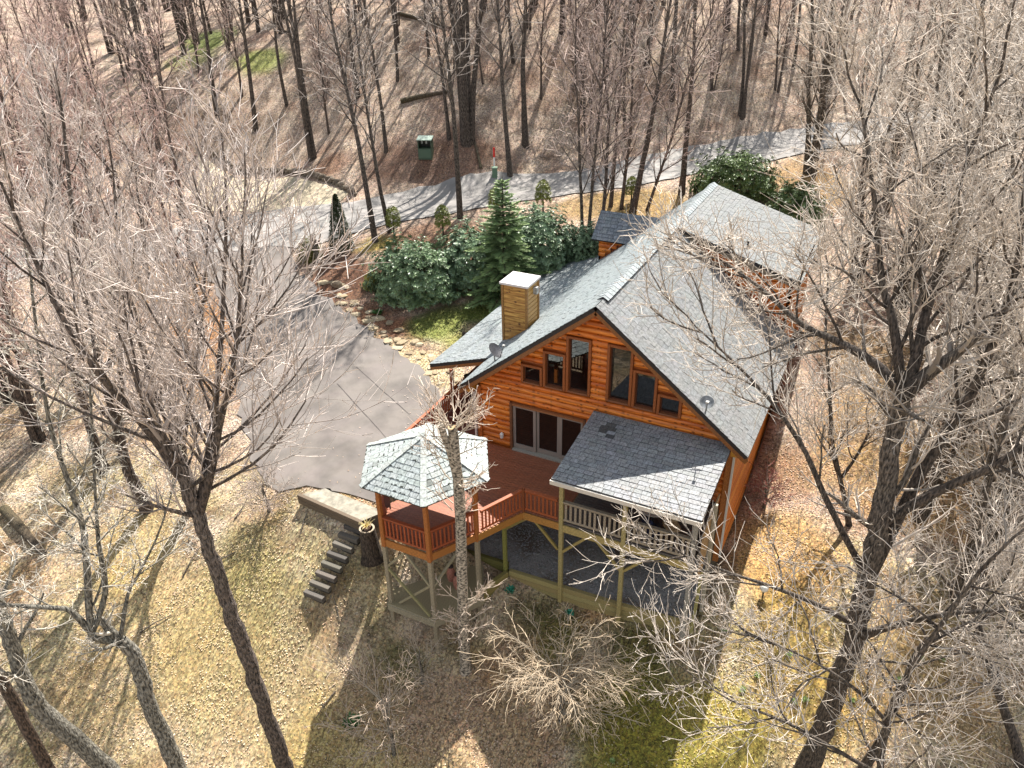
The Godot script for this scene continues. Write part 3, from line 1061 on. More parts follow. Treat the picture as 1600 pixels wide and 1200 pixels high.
	vp.lathe(Vector3(2.93, 6.1, -9.43), [Vector2(0.05, 0), Vector2(0.05, 0.38), Vector2(0, 0.38)], 8, sc(40, 42, 44))
	vp.lathe(Vector3(2.93, 6.2, -9.43), [Vector2(0.15, 0.0), Vector2(0.06, 0.06)], 10, sc(60, 62, 64))
	obj("vent_pipe", vp, M.black, H)
	# wall lantern
	vp = MB.new()
	vp.lathe(Vector3(-3.95, 0.42, 0.16), [Vector2(0.0, 0), Vector2(0.07, 0.02), Vector2(0.08, 0.2), Vector2(0.0, 0.28)], 8, sc(226, 226, 220))
	obj("wall_lantern", vp, M.paint, H)

func satellite_dish(label: String, p: Vector3, aim: Vector3, tone: Color, size: float) -> void:
	var D := thing("satellite_dish", label, "satellite dish", p)
	var z := aim.normalized()
	var x := z.cross(Vector3.UP).normalized()
	var y := x.cross(z).normalized()
	var mb := MB.new()
	var c := Vector3(0, 0.42, 0)
	var prev: Array = []
	for r in 5:
		var ring: Array = []
		var rr := size * r / 4.0
		for s in 18:
			var t := TAU * s / 18
			ring.append(c + x * cos(t) * rr + y * sin(t) * rr * 0.92 + z * (rr * rr * 0.55))
		if r > 0:
			for s in 18:
				mb.face([prev[s], ring[s], ring[(s + 1) % 18], prev[(s + 1) % 18]] if r > 1 else [prev[s], ring[s], ring[(s + 1) % 18]], tone)
		prev = ring
	obj("reflector", mb, M.metal, D)
	mb = MB.new()
	mb.beam(Vector3.ZERO, c - z * 0.05, 0.04, 0.04, sc(150, 150, 150), Vector3.RIGHT)
	obj("mast", mb, M.metal, D)
	mb = MB.new()
	mb.beam(c - y * 0.3, c - y * 0.1 + z * 0.45, 0.03, 0.03, sc(120, 120, 120))
	mb.box(c - y * 0.08 + z * 0.47, Vector3(0.1, 0.07, 0.1), sc(170, 170, 168))
	obj("receiver_arm", mb, M.metal, D)

# ---------------------------------------------------------------- deck, gazebo, porch
var HEX := Vector3(-4.2, 0, 5.2)

func hexp(i: int, r: float, y: float) -> Vector3:
	var a := deg_to_rad(60.0 * i)
	return Vector3(HEX.x + cos(a) * r, y, HEX.z - sin(a) * r)

func make_deck() -> void:
	var D := thing("wooden_deck", "reddish brown board deck with baluster railing along the house front", "deck")
	var red := sc(168, 104, 74)
	var rail_c := sc(178, 92, 48)
	for i in 24:
		var z := 0.22 + i * 0.142
		var b := MB.new()
		var x1 := -0.02 if z < 3.4 else -1.4
		b.timber(Vector3(-7.2, -0.02, z), Vector3(x1, -0.02, z), 0.135, 0.04, vary(red, 0.1), 0.006)
		obj("deck_board", b, M.deck, D)
	for i in 15:     # tapering boards out to the gazebo
		var z := 3.63 + i * 0.142
		if z > 5.2:
			break
		var b := MB.new()
		var x0 := -5.05 - (z - 3.6) * 0.577
		var x1 := -1.41 - (z - 3.43) * 0.5
		b.timber(Vector3(x0, -0.02, z), Vector3(x1, -0.02, z), 0.135, 0.04, vary(red, 0.1), 0.006)
		obj("deck_board", b, M.deck, D)
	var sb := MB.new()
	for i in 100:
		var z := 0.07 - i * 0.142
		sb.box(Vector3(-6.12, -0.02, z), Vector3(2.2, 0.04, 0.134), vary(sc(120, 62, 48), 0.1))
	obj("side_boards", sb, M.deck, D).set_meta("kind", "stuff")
	var jb := MB.new()
	jb.beam(Vector3(-7.2, -0.17, 3.44), Vector3(-5.2, -0.17, 3.44), 0.05, 0.26, sc(178, 124, 62))
	jb.beam(Vector3(-7.22, -0.17, 3.44), Vector3(-7.22, -0.17, -14.2), 0.05, 0.26, sc(170, 116, 60))
	obj("rim_joist", jb, M.wood, D)
	jb = MB.new()
	jb.beam(Vector3(-2.33, -0.19, 5.27), Vector3(-1.41, -0.19, 3.46), 0.05, 0.3, sc(190, 132, 62))
	obj("rim_joist", jb, M.wood, D)
	jb = MB.new()
	jb.beam(Vector3(-1.41, -0.19, 3.46), Vector3(0.0, -0.19, 3.46), 0.05, 0.3, sc(196, 142, 72))
	obj("rim_joist", jb, M.wood, D)
	railing(D, Vector3(-2.22, 0, 5.1), Vector3(-1.46, 0, 3.48), rail_c, 0.145, 0.06)
	railing(D, Vector3(-1.34, 0, 3.42), Vector3(-0.08, 0, 3.42), rail_c, 0.145, 0.06)
	post(D, Vector3(-1.41, -0.4, 3.42), 1.02, 0.1, sc(150, 82, 44), "railing_post")
	railing(D, Vector3(-7.2, 0, 3.3), Vector3(-7.2, 0, -1.5), rail_c, 0.145, 0.06)
	railing(D, Vector3(-7.2, 0, -1.6), Vector3(-7.2, 0, -7.6), rail_c, 0.145, 0.06)
	railing(D, Vector3(-7.2, 0, 3.36), Vector3(-5.4, 0, 3.36), rail_c, 0.145, 0.06)
	for z: float in [3.36, -1.55]:
		post(D, Vector3(-7.2, -0.7, z), 1.02 if z > 0 else 1.95, 0.13, sc(150, 84, 44))
	post(D, Vector3(-7.2, -0.5, -7.7), 1.9, 0.13, sc(150, 84, 44))
	post(D, Vector3(-7.2, -0.5, -14.0), 1.9, 0.13, sc(150, 84, 44))
	post(D, Vector3(-2.21, -3.3, 3.42), -0.06, 0.14, sc(160, 158, 84))
	brace(D, Vector3(-2.15, -1.1, 3.42), Vector3(-1.3, -0.32, 3.42), 0.09, sc(164, 148, 84))
	brace(D, Vector3(-0.05, -1.3, 3.42), Vector3(-0.95, -0.32, 3.42), 0.09, sc(170, 150, 84))
	# hanging basket at the side porch
	var hb := thing("hanging_basket", "dark hanging basket under the front edge of the side porch roof", "hanging basket", Vector3(-6.6, 1.5, -1.9))
	var mb := MB.new()
	mb.lathe(Vector3.ZERO, [Vector2(0, -0.1), Vector2(0.12, -0.1), Vector2(0.19, 0.1), Vector2(0, 0.08)], 10, sc(44, 40, 36))
	obj("bowl", mb, M.black, hb)
	mb = MB.new()
	for i in 3:
		var a := TAU * i / 3
		mb.beam(Vector3(cos(a) * 0.18, 0.1, sin(a) * 0.18), Vector3(0, 0.62, 0), 0.008, 0.008, sc(40, 40, 40))
	obj("hanger", mb, M.black, hb)

func make_gazebo() -> void:
	var G := thing("gazebo", "six-sided gazebo with mossy white shingle roof on tall posts at the deck corner", "gazebo")
	var oc := sc(186, 112, 52)
	var stain := sc(176, 86, 44)
	var grey := sc(170, 158, 134)
	var R := 1.85
	# floor boards across the hexagon
	var h := R * 0.866
	var n := int(2 * h / 0.142)
	for i in n:
		var z := HEX.z - h + 0.07 + i * 0.142
		var half := (R - absf(z - HEX.z) * 0.577) - 0.02
		var b := MB.new()
		b.timber(Vector3(HEX.x - half, -0.018, z), Vector3(HEX.x + half, -0.018, z), 0.134, 0.04, vary(sc(166, 100, 70), 0.12), 0.006)
		obj("deck_board", b, M.deck, G)
	for i in 6:
		var p := hexp(i, R, 0)
		var q := hexp(i + 1, R, 0)
		var jb := MB.new()
		jb.beam(p + Vector3(0, -0.19, 0), q + Vector3(0, -0.19, 0), 0.06, 0.3, sc(190, 122, 58))
		obj("rim_joist", jb, M.wood, G)
		jb = MB.new()
		jb.beam(hexp(i, R, 2.22), hexp(i + 1, R, 2.22), 0.07, 0.2, oc)
		obj("header_beam", jb, M.wood, G)
		post(G, p + Vector3(0, -0.35, 0), 2.2, 0.15, oc)
		var gy := ground(p.x, p.z) - 0.2
		post(G, Vector3(p.x, gy, p.z), -0.36, 0.15, grey, "support_post")
		if i == 3 or i == 4 or i == 5:
			var d := (q - p).normalized() * 0.08
			railing(G, p + d, q - d, stain, 0.145, 0.06)
	# mid-level platform
	var pf := MB.new()
	var top: Array = []
	for i in 6:
		top.append(hexp(i, 2.0, -3.02))
	pf.slab(top, Vector3(0, -0.05, 0), sc(168, 154, 120), sc(176, 166, 140), sc(120, 110, 90))
	var plat := obj("platform", pf, M.old, G)
	for i in 6:
		var jb := MB.new()
		jb.beam(hexp(i, 2.0, -3.19), hexp(i + 1, 2.0, -3.19), 0.05, 0.24, sc(172, 162, 138))
		obj("rim_joist", jb, M.wood, plat)
	# crossed braces between the front posts, single braces beside them
	var fl := hexp(4, R, 0)
	var fr := hexp(5, R, 0)
	var r0 := hexp(0, R, 0)
	var bc := sc(168, 158, 128)
	var ox := Vector3(0.05, 0, 0)
	brace(G, fl + ox + Vector3(0, -1.35, 0.02), fr + Vector3(-0.2, -2.98, 0.02), 0.085, sc(166, 158, 112))
	brace(G, fr - ox + Vector3(0, -1.5, -0.06), fl + Vector3(0.32, -2.98, -0.06), 0.085, bc)
	brace(G, fl + ox + Vector3(0, -1.25, 0.0), fl.lerp(fr, 0.45) + Vector3(0, -0.36, 0), 0.085, bc)
	brace(G, fr - ox + Vector3(0, -1.5, 0.03), fl.lerp(fr, 0.45) + Vector3(0.06, -0.36, 0.03), 0.085, bc)
	brace(G, fr + Vector3(0.05, -1.5, -0.05), fr.lerp(r0, 0.62) + Vector3(0, -0.36, 0), 0.085, bc)
	# roof: six triangles
	var apex := Vector3(HEX.x, 3.55, HEX.z)
	var RE := 2.42
	for i in 6:
		var a := hexp(i, RE, 2.42)
		var b := hexp(i + 1, RE, 2.42)
		var nn := (b - a).cross(apex - a).normalized()
		if nn.y < 0:
			nn = -nn
		var mid := (a + b) * 0.5
		var e2 := (apex - mid).normalized()
		roof_part(G, "roof", [a, b, apex], e2, nn, sc(182, 190, 188), 0.1, 0.06, 0.2, 0.32, Color(0.012, 0.014, 0.01), 0.06, Vector4.ZERO, 0.6)
		var hip := MB.new()
		for k in 9:
			var p0 := a.lerp(apex, k / 9.0) + Vector3(0, 0.035, 0)
			var p1 := a.lerp(apex, (k + 0.97) / 9.0) + Vector3(0, 0.03, 0)
			hip.beam(p0, p1, 0.2, 0.025, vary(sc(176, 182, 178), 0.1))
		obj("hip_cap", hip, M.shingle, G)
	var ti := thing("hanging_coat", "dark red and grey cloth hanging on the back post of the gazebo", "cloth", fl + Vector3(0.18, 1.5, -0.12))
	var mb := MB.new()
	for i in 4:
		mb.tube(PackedVector3Array([Vector3(i * 0.05, 0.5, 0), Vector3(i * 0.055, 0.2, 0.02), Vector3(i * 0.06 - 0.01, -0.15 - 0.05 * (i % 2), 0)]), PackedFloat32Array([0.015, 0.035, 0.028]), 6, sc(96, 52, 46), sc(70, 44, 42))
	obj("folds", mb, M.litter, ti)
	# two pinkish clay jars on the platform
	for i in 2:
		var p := Vector3(-3.72 + i * 0.42, -3.02, 4.9 + i * 0.25)
		var j := thing("clay_jar", ["pinkish clay jar on the gazebo's lower platform, the one nearer the front post", "pinkish clay jar on the gazebo's lower platform, the one nearer the birch trunk"][i], "jar", p)
		mb = MB.new()
		mb.lathe(Vector3.ZERO, [Vector2(0, 0), Vector2(0.12, 0), Vector2(0.17, 0.2), Vector2(0.16, 0.42), Vector2(0.1, 0.56), Vector2(0.08, 0.6), Vector2(0.1, 0.64), Vector2(0.07, 0.64), Vector2(0.05, 0.5)], 14, sc(190, 128, 108))
		obj("body", mb, M.rock, j)
		mb = MB.new()
		mb.lathe(Vector3(0, 0.02, 0), [Vector2(0.08, 0.62), Vector2(0.11, 0.63), Vector2(0.11, 0.66), Vector2(0.0, 0.7)], 12, sc(70, 56, 50))
		obj("lid", mb, M.rock, j)

func make_porch() -> void:
	var P := thing("screened_porch", "screened porch with low grey shingle roof and grey railing on tall posts", "porch")
	var grey := sc(172, 158, 138)
	var tan := sc(196, 178, 128)
	var up := Vector3(0, 0.133, -1).normalized()
	var nn := Vector3(0, 1, 0.133).normalized()
	roof_part(P, "roof", [Vector3(-0.12, 2.15, 3.9), Vector3(4.98, 2.15, 3.9), Vector3(4.98, 2.66, 0.1), Vector3(-0.12, 2.66, 0.1)], up, nn, sc(140, 142, 144), 0.15, 0.1, 0.2, 0.33, Color(0.035, 0.035, 0.04), 0.02, Vector4(0.75, 2.55, 0.95, 0.55))
	var mb := MB.new()
	mb.box(Vector3(2.43, 2.04, 3.93), Vector3(5.16, 0.16, 0.06), sc(206, 198, 186))
	obj("gutter", mb, M.paint, P)
	mb = MB.new()
	mb.beam(Vector3(0.0, 1.86, 3.42), Vector3(4.8, 1.86, 3.42), 0.1, 0.22, sc(150, 138, 120))
	obj("header_beam", mb, M.wood, P)
	for x: float in [0.07, 2.37, 4.73]:
		var c := sc(188, 172, 116) if x < 3 else sc(172, 168, 158)
		post(P, Vector3(x, ground(x, 3.42) - 0.3, 3.42), 1.75, 0.15, c)
	for i in 24:
		var b := MB.new()
		var z := 0.1 + i * 0.142
		b.timber(Vector3(0.03, -0.02, z), Vector3(4.8, -0.02, z), 0.135, 0.04, vary(sc(112, 104, 98), 0.1), 0.006)
		obj("deck_board", b, M.deck, P)
	mb = MB.new()
	mb.beam(Vector3(0.15, -0.22, 3.46), Vector3(4.66, -0.22, 3.46), 0.06, 0.3, sc(196, 174, 112))
	obj("rim_joist", mb, M.wood, P)
	railing(P, Vector3(0.15, 0.02, 3.42), Vector3(2.29, 0.02, 3.42), grey, 0.178, 0.085, 0.93)
	railing(P, Vector3(2.45, 0.02, 3.42), Vector3(4.65, 0.02, 3.42), grey, 0.178, 0.085, 0.93)
	for q: Array in [[2.37, -1.0], [2.37, 1.0], [0.07, 1.0]]:
		brace(P, Vector3(q[0] + q[1] * 0.05, -1.35, 3.42), Vector3(q[0] + q[1] * 0.95, -0.36, 3.42), 0.095, sc(184, 164, 100))
	# insect screens
	var s := MB.new()
	s.face([Vector3(0.05, 0.0, 0.2), Vector3(0.05, 0.0, 3.35), Vector3(0.05, 1.8, 3.35), Vector3(0.05, 2.4, 0.2)], Color.WHITE)
	s.face([Vector3(4.75, 0.0, 3.35), Vector3(4.75, 0.0, 0.2), Vector3(4.75, 2.4, 0.2), Vector3(4.75, 1.8, 3.35)], Color.WHITE)
	obj("insect_screen", s, M.screen, P)
	mb = MB.new()
	mb.box(Vector3(0.06, 1.1, 0.9), Vector3(0.03, 2.1, 1.3), sc(150, 152, 150))
	obj("blind", mb, M.paint, P)
	# sloping side panels at the right end
	mb = MB.new()
	mb.slab([Vector3(4.98, -0.95, 3.3), Vector3(4.98, -0.75, 2.7), Vector3(4.98, 1.3, 1.2), Vector3(4.98, 1.25, 3.2)], Vector3(-0.05, 0, 0), sc(196, 160, 114), sc(190, 156, 112), sc(160, 130, 100))
	obj("side_panel", mb, M.old, P)
	post(P, Vector3(5.05, -3.4, 2.2), 1.6, 0.13, sc(196, 188, 168))
	brace(P, Vector3(4.95, -3.5, 3.1), Vector3(4.98, -0.9, 2.7), 0.1, sc(186, 178, 116))
	# furniture
	var t := thing("porch_table", "round pale table inside the screened porch, behind the middle post", "table", Vector3(2.95, 0, 2.1))
	mb = MB.new()
	mb.lathe(Vector3(0, 0.7, 0), [Vector2(0.0, 0), Vector2(0.55, 0), Vector2(0.57, 0.02), Vector2(0.55, 0.04), Vector2(0.0, 0.04)], 24, sc(222, 212, 200))
	obj("tabletop", mb, M.paint, t)
	mb = MB.new()
	mb.lathe(Vector3.ZERO, [Vector2(0.25, 0), Vector2(0.25, 0.03), Vector2(0.04, 0.06), Vector2(0.04, 0.7)], 12, sc(60, 60, 66))
	obj("pedestal", mb, M.black, t)
	for q: Array in [["tan cushioned chair inside the screened porch, right of the pale table", Vector3(3.75, 0, 2.5), 0.6, sc(196, 168, 130)], ["dark blue chair inside the screened porch, in front of the pale table", Vector3(3.2, 0, 2.95), 2.6, sc(30, 34, 66)]]:
		var ch := thing("porch_chair", q[0], "chair", q[1], q[2])
		mb = MB.new()
		mb.box(Vector3(0, 0.43, 0), Vector3(0.5, 0.1, 0.5), q[3])
		obj("seat", mb, M.litter, ch)
		mb = MB.new()
		mb.box(Vector3(0, 0.75, -0.24), Vector3(0.48, 0.6, 0.08), q[3], Basis(Vector3.RIGHT, -0.15))
		obj("backrest", mb, M.litter, ch)
		for a: float in [-0.22, 0.22]:
			for b: float in [-0.22, 0.22]:
				mb = MB.new()
				mb.box(Vector3(a, 0.19, b), Vector3(0.04, 0.38, 0.04), sc(60, 48, 40))
				obj("leg", mb, M.black, ch)
	var fan := thing("pedestal_fan", "dark round-caged fan inside the screened porch, left of the middle post", "fan", Vector3(1.95, 0, 2.5), 0.2)
	mb = MB.new()
	mb.lathe(Vector3.ZERO, [Vector2(0.0, 0.03), Vector2(0.2, 0.02), Vector2(0.2, 0.0)], 14, sc(40, 40, 44))
	mb.beam(Vector3.ZERO, Vector3(0, 1.05, 0), 0.03, 0.03, sc(60, 60, 64), Vector3.RIGHT)
	obj("stand", mb, M.black, fan)
	mb = MB.new()
	for r: float in [0.1, 0.18, 0.26]:
		for i in 20:
			var a := TAU * i / 20
			var b := TAU * (i + 1) / 20
			mb.beam(Vector3(cos(a) * r, 1.15 + sin(a) * r, 0.06), Vector3(cos(b) * r, 1.15 + sin(b) * r, 0.06), 0.012, 0.012, sc(86, 82, 84), Vector3.BACK)
	for i in 12:
		var a := TAU * i / 12
		mb.beam(Vector3(0, 1.15, 0.06), Vector3(cos(a) * 0.26, 1.15 + sin(a) * 0.26, 0.06), 0.008, 0.008, sc(86, 82, 84), Vector3.BACK)
	mb.box(Vector3(0, 1.15, 0.07), Vector3(0.07, 0.07, 0.04), sc(180, 176, 172))
	obj("cage", mb, M.black, fan)
	var bn := thing("porch_bench", "long grey cushioned bench against the house wall inside the screened porch", "bench", Vector3(1.2, 0, 0.85))
	mb = MB.new()
	mb.box(Vector3(0, 0.4, 0), Vector3(1.8, 0.16, 0.7), sc(120, 112, 104))
	obj("seat", mb, M.litter, bn)
	mb = MB.new()
	mb.box(Vector3(0, 0.72, -0.3), Vector3(1.8, 0.6, 0.14), sc(112, 106, 100))
	obj("backrest", mb, M.litter, bn)
	mb = MB.new()
	mb.box(Vector3(0, 0.17, 0), Vector3(1.7, 0.3, 0.6), sc(70, 66, 62))
	obj("base", mb, M.black, bn)

# ---------------------------------------------------------------- yard structures
func make_yard() -> void:
	# gravel under the decks, held by a timber wall
	var gp := MB.new()
	var nx := 24
	var nz := 10
	for j in nz + 1:
		for i in nx + 1:
			var x := lerpf(-4.0, 4.85, float(i) / nx)
			var z := lerpf(-0.1, lerpf(3.36, 3.08, float(i) / nx), float(j) / nz)
			gp.v.append(Vector3(x, -3.18 + noise.get_noise_2d(x * 3, z * 3) * 0.08 + maxf(0.0, -2.2 - x) * 0.25 + (1.0 - float(j) / nz) * 0.25, z))
			gp.n.append(Vector3.UP)
			gp.k.append(sc(206, 204, 202).lerp(sc(140, 118, 98), clampf(noise.get_noise_2d(x * 4, z * 4) * 1.6 + 0.25, 0, 0.9)))
			gp.uv.append(Vector2(x, z))
	for j in nz:
		for i in nx:
			var q := j * (nx + 1) + i
			gp.idx.append_array(PackedInt32Array([q, q + 1, q + nx + 1, q + 1, q + nx + 2, q + nx + 1]))
	struct("gravel_floor", gp, M.gravel)
	var sx: Array = []
	var scol: Array = []
	for i in 5200:
		var x := rf(-3.9, 4.8)
		var z := rf(-0.05, 3.2)
		var q := rf(0.02, 0.05) if i % 60 else rf(0.06, 0.12)
		sx.append(Transform3D(Basis(Vector3.UP, rf(0, TAU)) * Basis.from_scale(Vector3(q * 2, q, q * 1.5)), Vector3(x, -3.17 + noise.get_noise_2d(x * 3, z * 3) * 0.08 + maxf(0.0, -2.2 - x) * 0.25 + (1.0 - z / 3.2) * 0.25, z)))
		scol.append(vary(sc(150, 148, 146), 0.22))
	var gs := many("gravel_stones", rock_mesh(77, Color.WHITE, 0.8), M.rock, sx, scol)
	tag(gs, "loose grey gravel stones on the floor under the deck and porch", "gravel", "", "stuff")
	var W := thing("retaining_wall", "low mossy timber retaining wall round the gravel under the deck", "retaining wall")
	var line: Array = [Vector3(-2.05, 0, 3.38), Vector3(0.07, 0, 3.31), Vector3(2.37, 0, 3.22), Vector3(4.9, 0, 3.02)]
	for i in 3:
		for k in 4:
			var mb := MB.new()
			var y := -3.9 + k * 0.225
			mb.timber(line[i] + Vector3(0.005, y, 0), line[i + 1] + Vector3(-0.005, y, 0), 0.18, 0.215, vary(sc(184, 168, 112), 0.16), 0.015)
			obj("timber", mb, M.old, W)
	for k in 4:
		var mb := MB.new()
		mb.timber(Vector3(-2.12, -3.9 + k * 0.225, 3.5), Vector3(-2.6, -3.9 + k * 0.225, 5.0), 0.18, 0.215, vary(sc(160, 146, 86), 0.14), 0.015)
		obj("timber", mb, M.old, W)
	for k in 3:
		var mb := MB.new()
		mb.timber(Vector3(-2.15, -3.45 + k * 0.225, 3.3), Vector3(-3.95, -3.3 + k * 0.225, 3.5), 0.18, 0.215, vary(sc(120, 116, 60), 0.14), 0.015)
		obj("timber", mb, M.old, W)
	# timber stairs: seven steps
	var S := thing("garden_stairs", "weathered grey timber stairs beside the hollow stump, down to the lawn", "stairs")
	for i in 8:
		var t := i / 7.0
		var l := Vector3(-7.72, -1.4, 5.75).lerp(Vector3(-8.12, -2.95, 7.95), t)
		var r := l + Vector3(0.86, -0.02, 0.0)
		l.y = maxf(l.y, ground(l.x, l.z) + 0.0)
		r.y = l.y
		var mb := MB.new()
		mb.timber(l + Vector3(0, 0.03, 0), r + Vector3(0, 0.03, 0), 0.2, 0.19, vary(sc(104, 98, 90), 0.25), 0.014)
		obj("step", mb, M.old, S)
		mb = MB.new()
		mb.timber(l + Vector3(0.03, -0.12, -0.04), r + Vector3(-0.03, -0.12, -0.04), 0.16, 0.14, sc(70, 64, 58), 0.01)
		obj("riser", mb, M.old, S)
	# concrete walk above the stairs with its timber edge
	var K := MB.new()
	var wy := -0.76
	K.slab([Vector3(-10.0, wy, 5.35), Vector3(-6.95, wy, 5.66), Vector3(-6.5, wy, 4.86), Vector3(-9.4, wy, 4.66)], Vector3(0, -0.7, 0), sc(158, 152, 138), sc(130, 120, 108), sc(120, 120, 110))
	struct("walkway", K, M.concrete)
	var E := thing("walkway_edging", "dark timber edging below the concrete walk at the top of the stairs", "edging")
	for k in 2:
		var mb := MB.new()
		mb.timber(Vector3(-10.1, wy - 0.05 - k * 0.21, 5.45), Vector3(-6.9, wy - 0.05 - k * 0.21, 5.76), 0.16, 0.2, vary(sc(110, 96, 78), 0.12), 0.012)
		obj("timber", mb, M.old, E)
	# hollow stump with a potted dry plant
	var sp := on_ground(-6.45, 5.95)
	var T := thing("hollow_stump", "tall dark hollow tree stump at the top of the garden stairs", "stump", sp)
	var mb := MB.new()
	var pts := PackedVector3Array()
	var rad := PackedFloat32Array()
	for i in 7:
		pts.append(Vector3(-0.08 * i / 6.0, -0.2 + i * 0.235, 0))
		rad.append(0.4 - 0.02 * i + (0.12 if i == 0 else 0.0))
	mb.tube(pts, rad, 14, sc(96, 82, 70), sc(104, 90, 78))
	obj("bark", mb, M.bark, T)
	mb = MB.new()
	for i in 14:
		var a := TAU * i / 14
		var b := TAU * (i + 1) / 14
		var o := Vector3(-0.08, 1.215, 0)
		var p0 := Vector3(cos(a), 0, -sin(a))
		var p1 := Vector3(cos(b), 0, -sin(b))
		mb.face([o + p0 * 0.22, o + p0 * 0.29, o + p1 * 0.29, o + p1 * 0.22], sc(196, 180, 156), Vector3.UP)
		mb.face([o + p0 * 0.22, o + p1 * 0.22, o + p1 * 0.2 - Vector3(0, 0.4, 0), o + p0 * 0.2 - Vector3(0, 0.4, 0)], sc(70, 56, 46))
	obj("cut_rim", mb, M.old, T)
	var pot := thing("flower_pot", "clay pot of dry straw-coloured plant sitting in the hollow stump", "flower pot", sp + Vector3(-0.08, 1.05, 0))
	mb = MB.new()
	mb.lathe(Vector3.ZERO, [Vector2(0, 0), Vector2(0.1, 0), Vector2(0.15, 0.22), Vector2(0.16, 0.26), Vector2(0.13, 0.26), Vector2(0, 0.22)], 12, sc(170, 140, 120))
	obj("pot", mb, M.rock, pot)
	mb = MB.new()
	for i in 46:
		var a := rf(0, TAU)
		var e := Vector3(cos(a), rf(0.6, 1.6), sin(a)).normalized() * rf(0.2, 0.42)
		mb.tube(PackedVector3Array([Vector3(0, 0.2, 0), Vector3(0, 0.22, 0) + e * 0.6, Vector3(0, 0.16, 0) + e * 1.05]), PackedFloat32Array([0.012, 0.012, 0.006]), 3, sc(206, 186, 120), sc(220, 206, 160))
	obj("plant", mb, M.litter, pot)

# ---------------------------------------------------------------- bare trees
var bark_dark := sc(110, 96, 84)
var bark_grey := sc(150, 142, 128)
var twig_pale := sc(214, 200, 184)
var twig_red := sc(196, 150, 136)

func prof(o := {}) -> Dictionary:
	var d := {"n": [0, 7, 5, 3, 0], "ratio": [1.0, 0.58, 0.55, 0.6, 0.5], "ang": [0.8, 0.75, 0.7, 0.7, 0.7], "wob": [0.1, 0.16, 0.2, 0.25, 0.3], "up": [0.05, 0.05, 0.04, 0.03, 0.02], "seg": [5, 4, 3, 3, 2], "sides": [6, 5, 4, 3, 3], "rmin": [0.02, 0.012, 0.009, 0.007, 0.006], "split": 0, "max": 3, "tip": 0.35, "rr": 0.55, "cb": bark_grey, "ct": twig_pale, "t0": 0.2}
	for k: String in o:
		d[k] = o[k]
	return d

func perp(d: Vector3, a: float) -> Vector3:
	var ref := Vector3.UP if absf(d.y) < 0.9 else Vector3.RIGHT
	var e1 := d.cross(ref).normalized()
	return e1 * cos(a) + d.cross(e1) * sin(a)

func grow(p: Vector3, d: Vector3, l: float, r: float, lv: int, P: Dictionary, br: MB, tg: MB) -> void:
	var ns: int = P.seg[lv]
	var pts := PackedVector3Array([p])
	var rad := PackedFloat32Array([r])
	var dirs: Array = [d]
	var dd := d
	var rend := maxf(r * P.tip, P.rmin[lv] * 0.6)
	for i in ns:
		dd = (dd + rv() * P.wob[lv] + Vector3(0, P.up[lv], 0)).normalized()
		pts.append(pts[i] + dd * (l / ns))
		dirs.append(dd)
		rad.append(lerpf(r, rend, float(i + 1) / ns))
	var c0: Color = P.cb if lv <= P.split else (P.cb as Color).lerp(P.ct, clampf(0.4 * lv, 0, 1))
	var c1: Color = (P.cb as Color).lerp(P.ct, clampf(0.3 + 0.35 * lv, 0, 1))
	var f := rf(0.85, 1.1) if lv <= 0 else rf(0.45, 1.22)
	(br if lv <= P.split else tg).tube(pts, rad, P.sides[lv], c0 * f, c1 * f)
	if lv >= P.max:
		return
	var n: int = P.n[lv + 1]
	var a := rf(0, TAU)
	for j in n:
		var t := lerpf(P.t0, 1.0, (j + rng.randf()) / n)
		var s := clampf(t * ns, 0, ns - 0.001)
		var i := int(s)
		var q := pts[i].lerp(pts[i + 1], s - i)
		var dir: Vector3 = dirs[i + 1]
		a += 2.4 + rf(-0.4, 0.4)
		var an: float = P.ang[lv] * rf(0.45, 1.45)
		var nd := (dir * cos(an) + perp(dir, a) * sin(an)).normalized()
		grow(q, nd, l * P.ratio[lv + 1] * rf(0.45, 1.4) * (1.15 - 0.45 * t), maxf(lerpf(rad[i], rad[i + 1], s - i) * P.rr, P.rmin[lv + 1]), lv + 1, P, br, tg)

func smooth(pts: PackedVector3Array, per := 3) -> PackedVector3Array:
	var o := PackedVector3Array()
	var m := pts.size()
	for i in m - 1:
		var a := pts[maxi(i - 1, 0)]
		var b := pts[i]
		var c := pts[i + 1]
		var d := pts[mini(i + 2, m - 1)]
		for k in per:
			o.append(b.cubic_interpolate(c, a, d, float(k) / per))
	o.append(pts[m - 1])
	return o

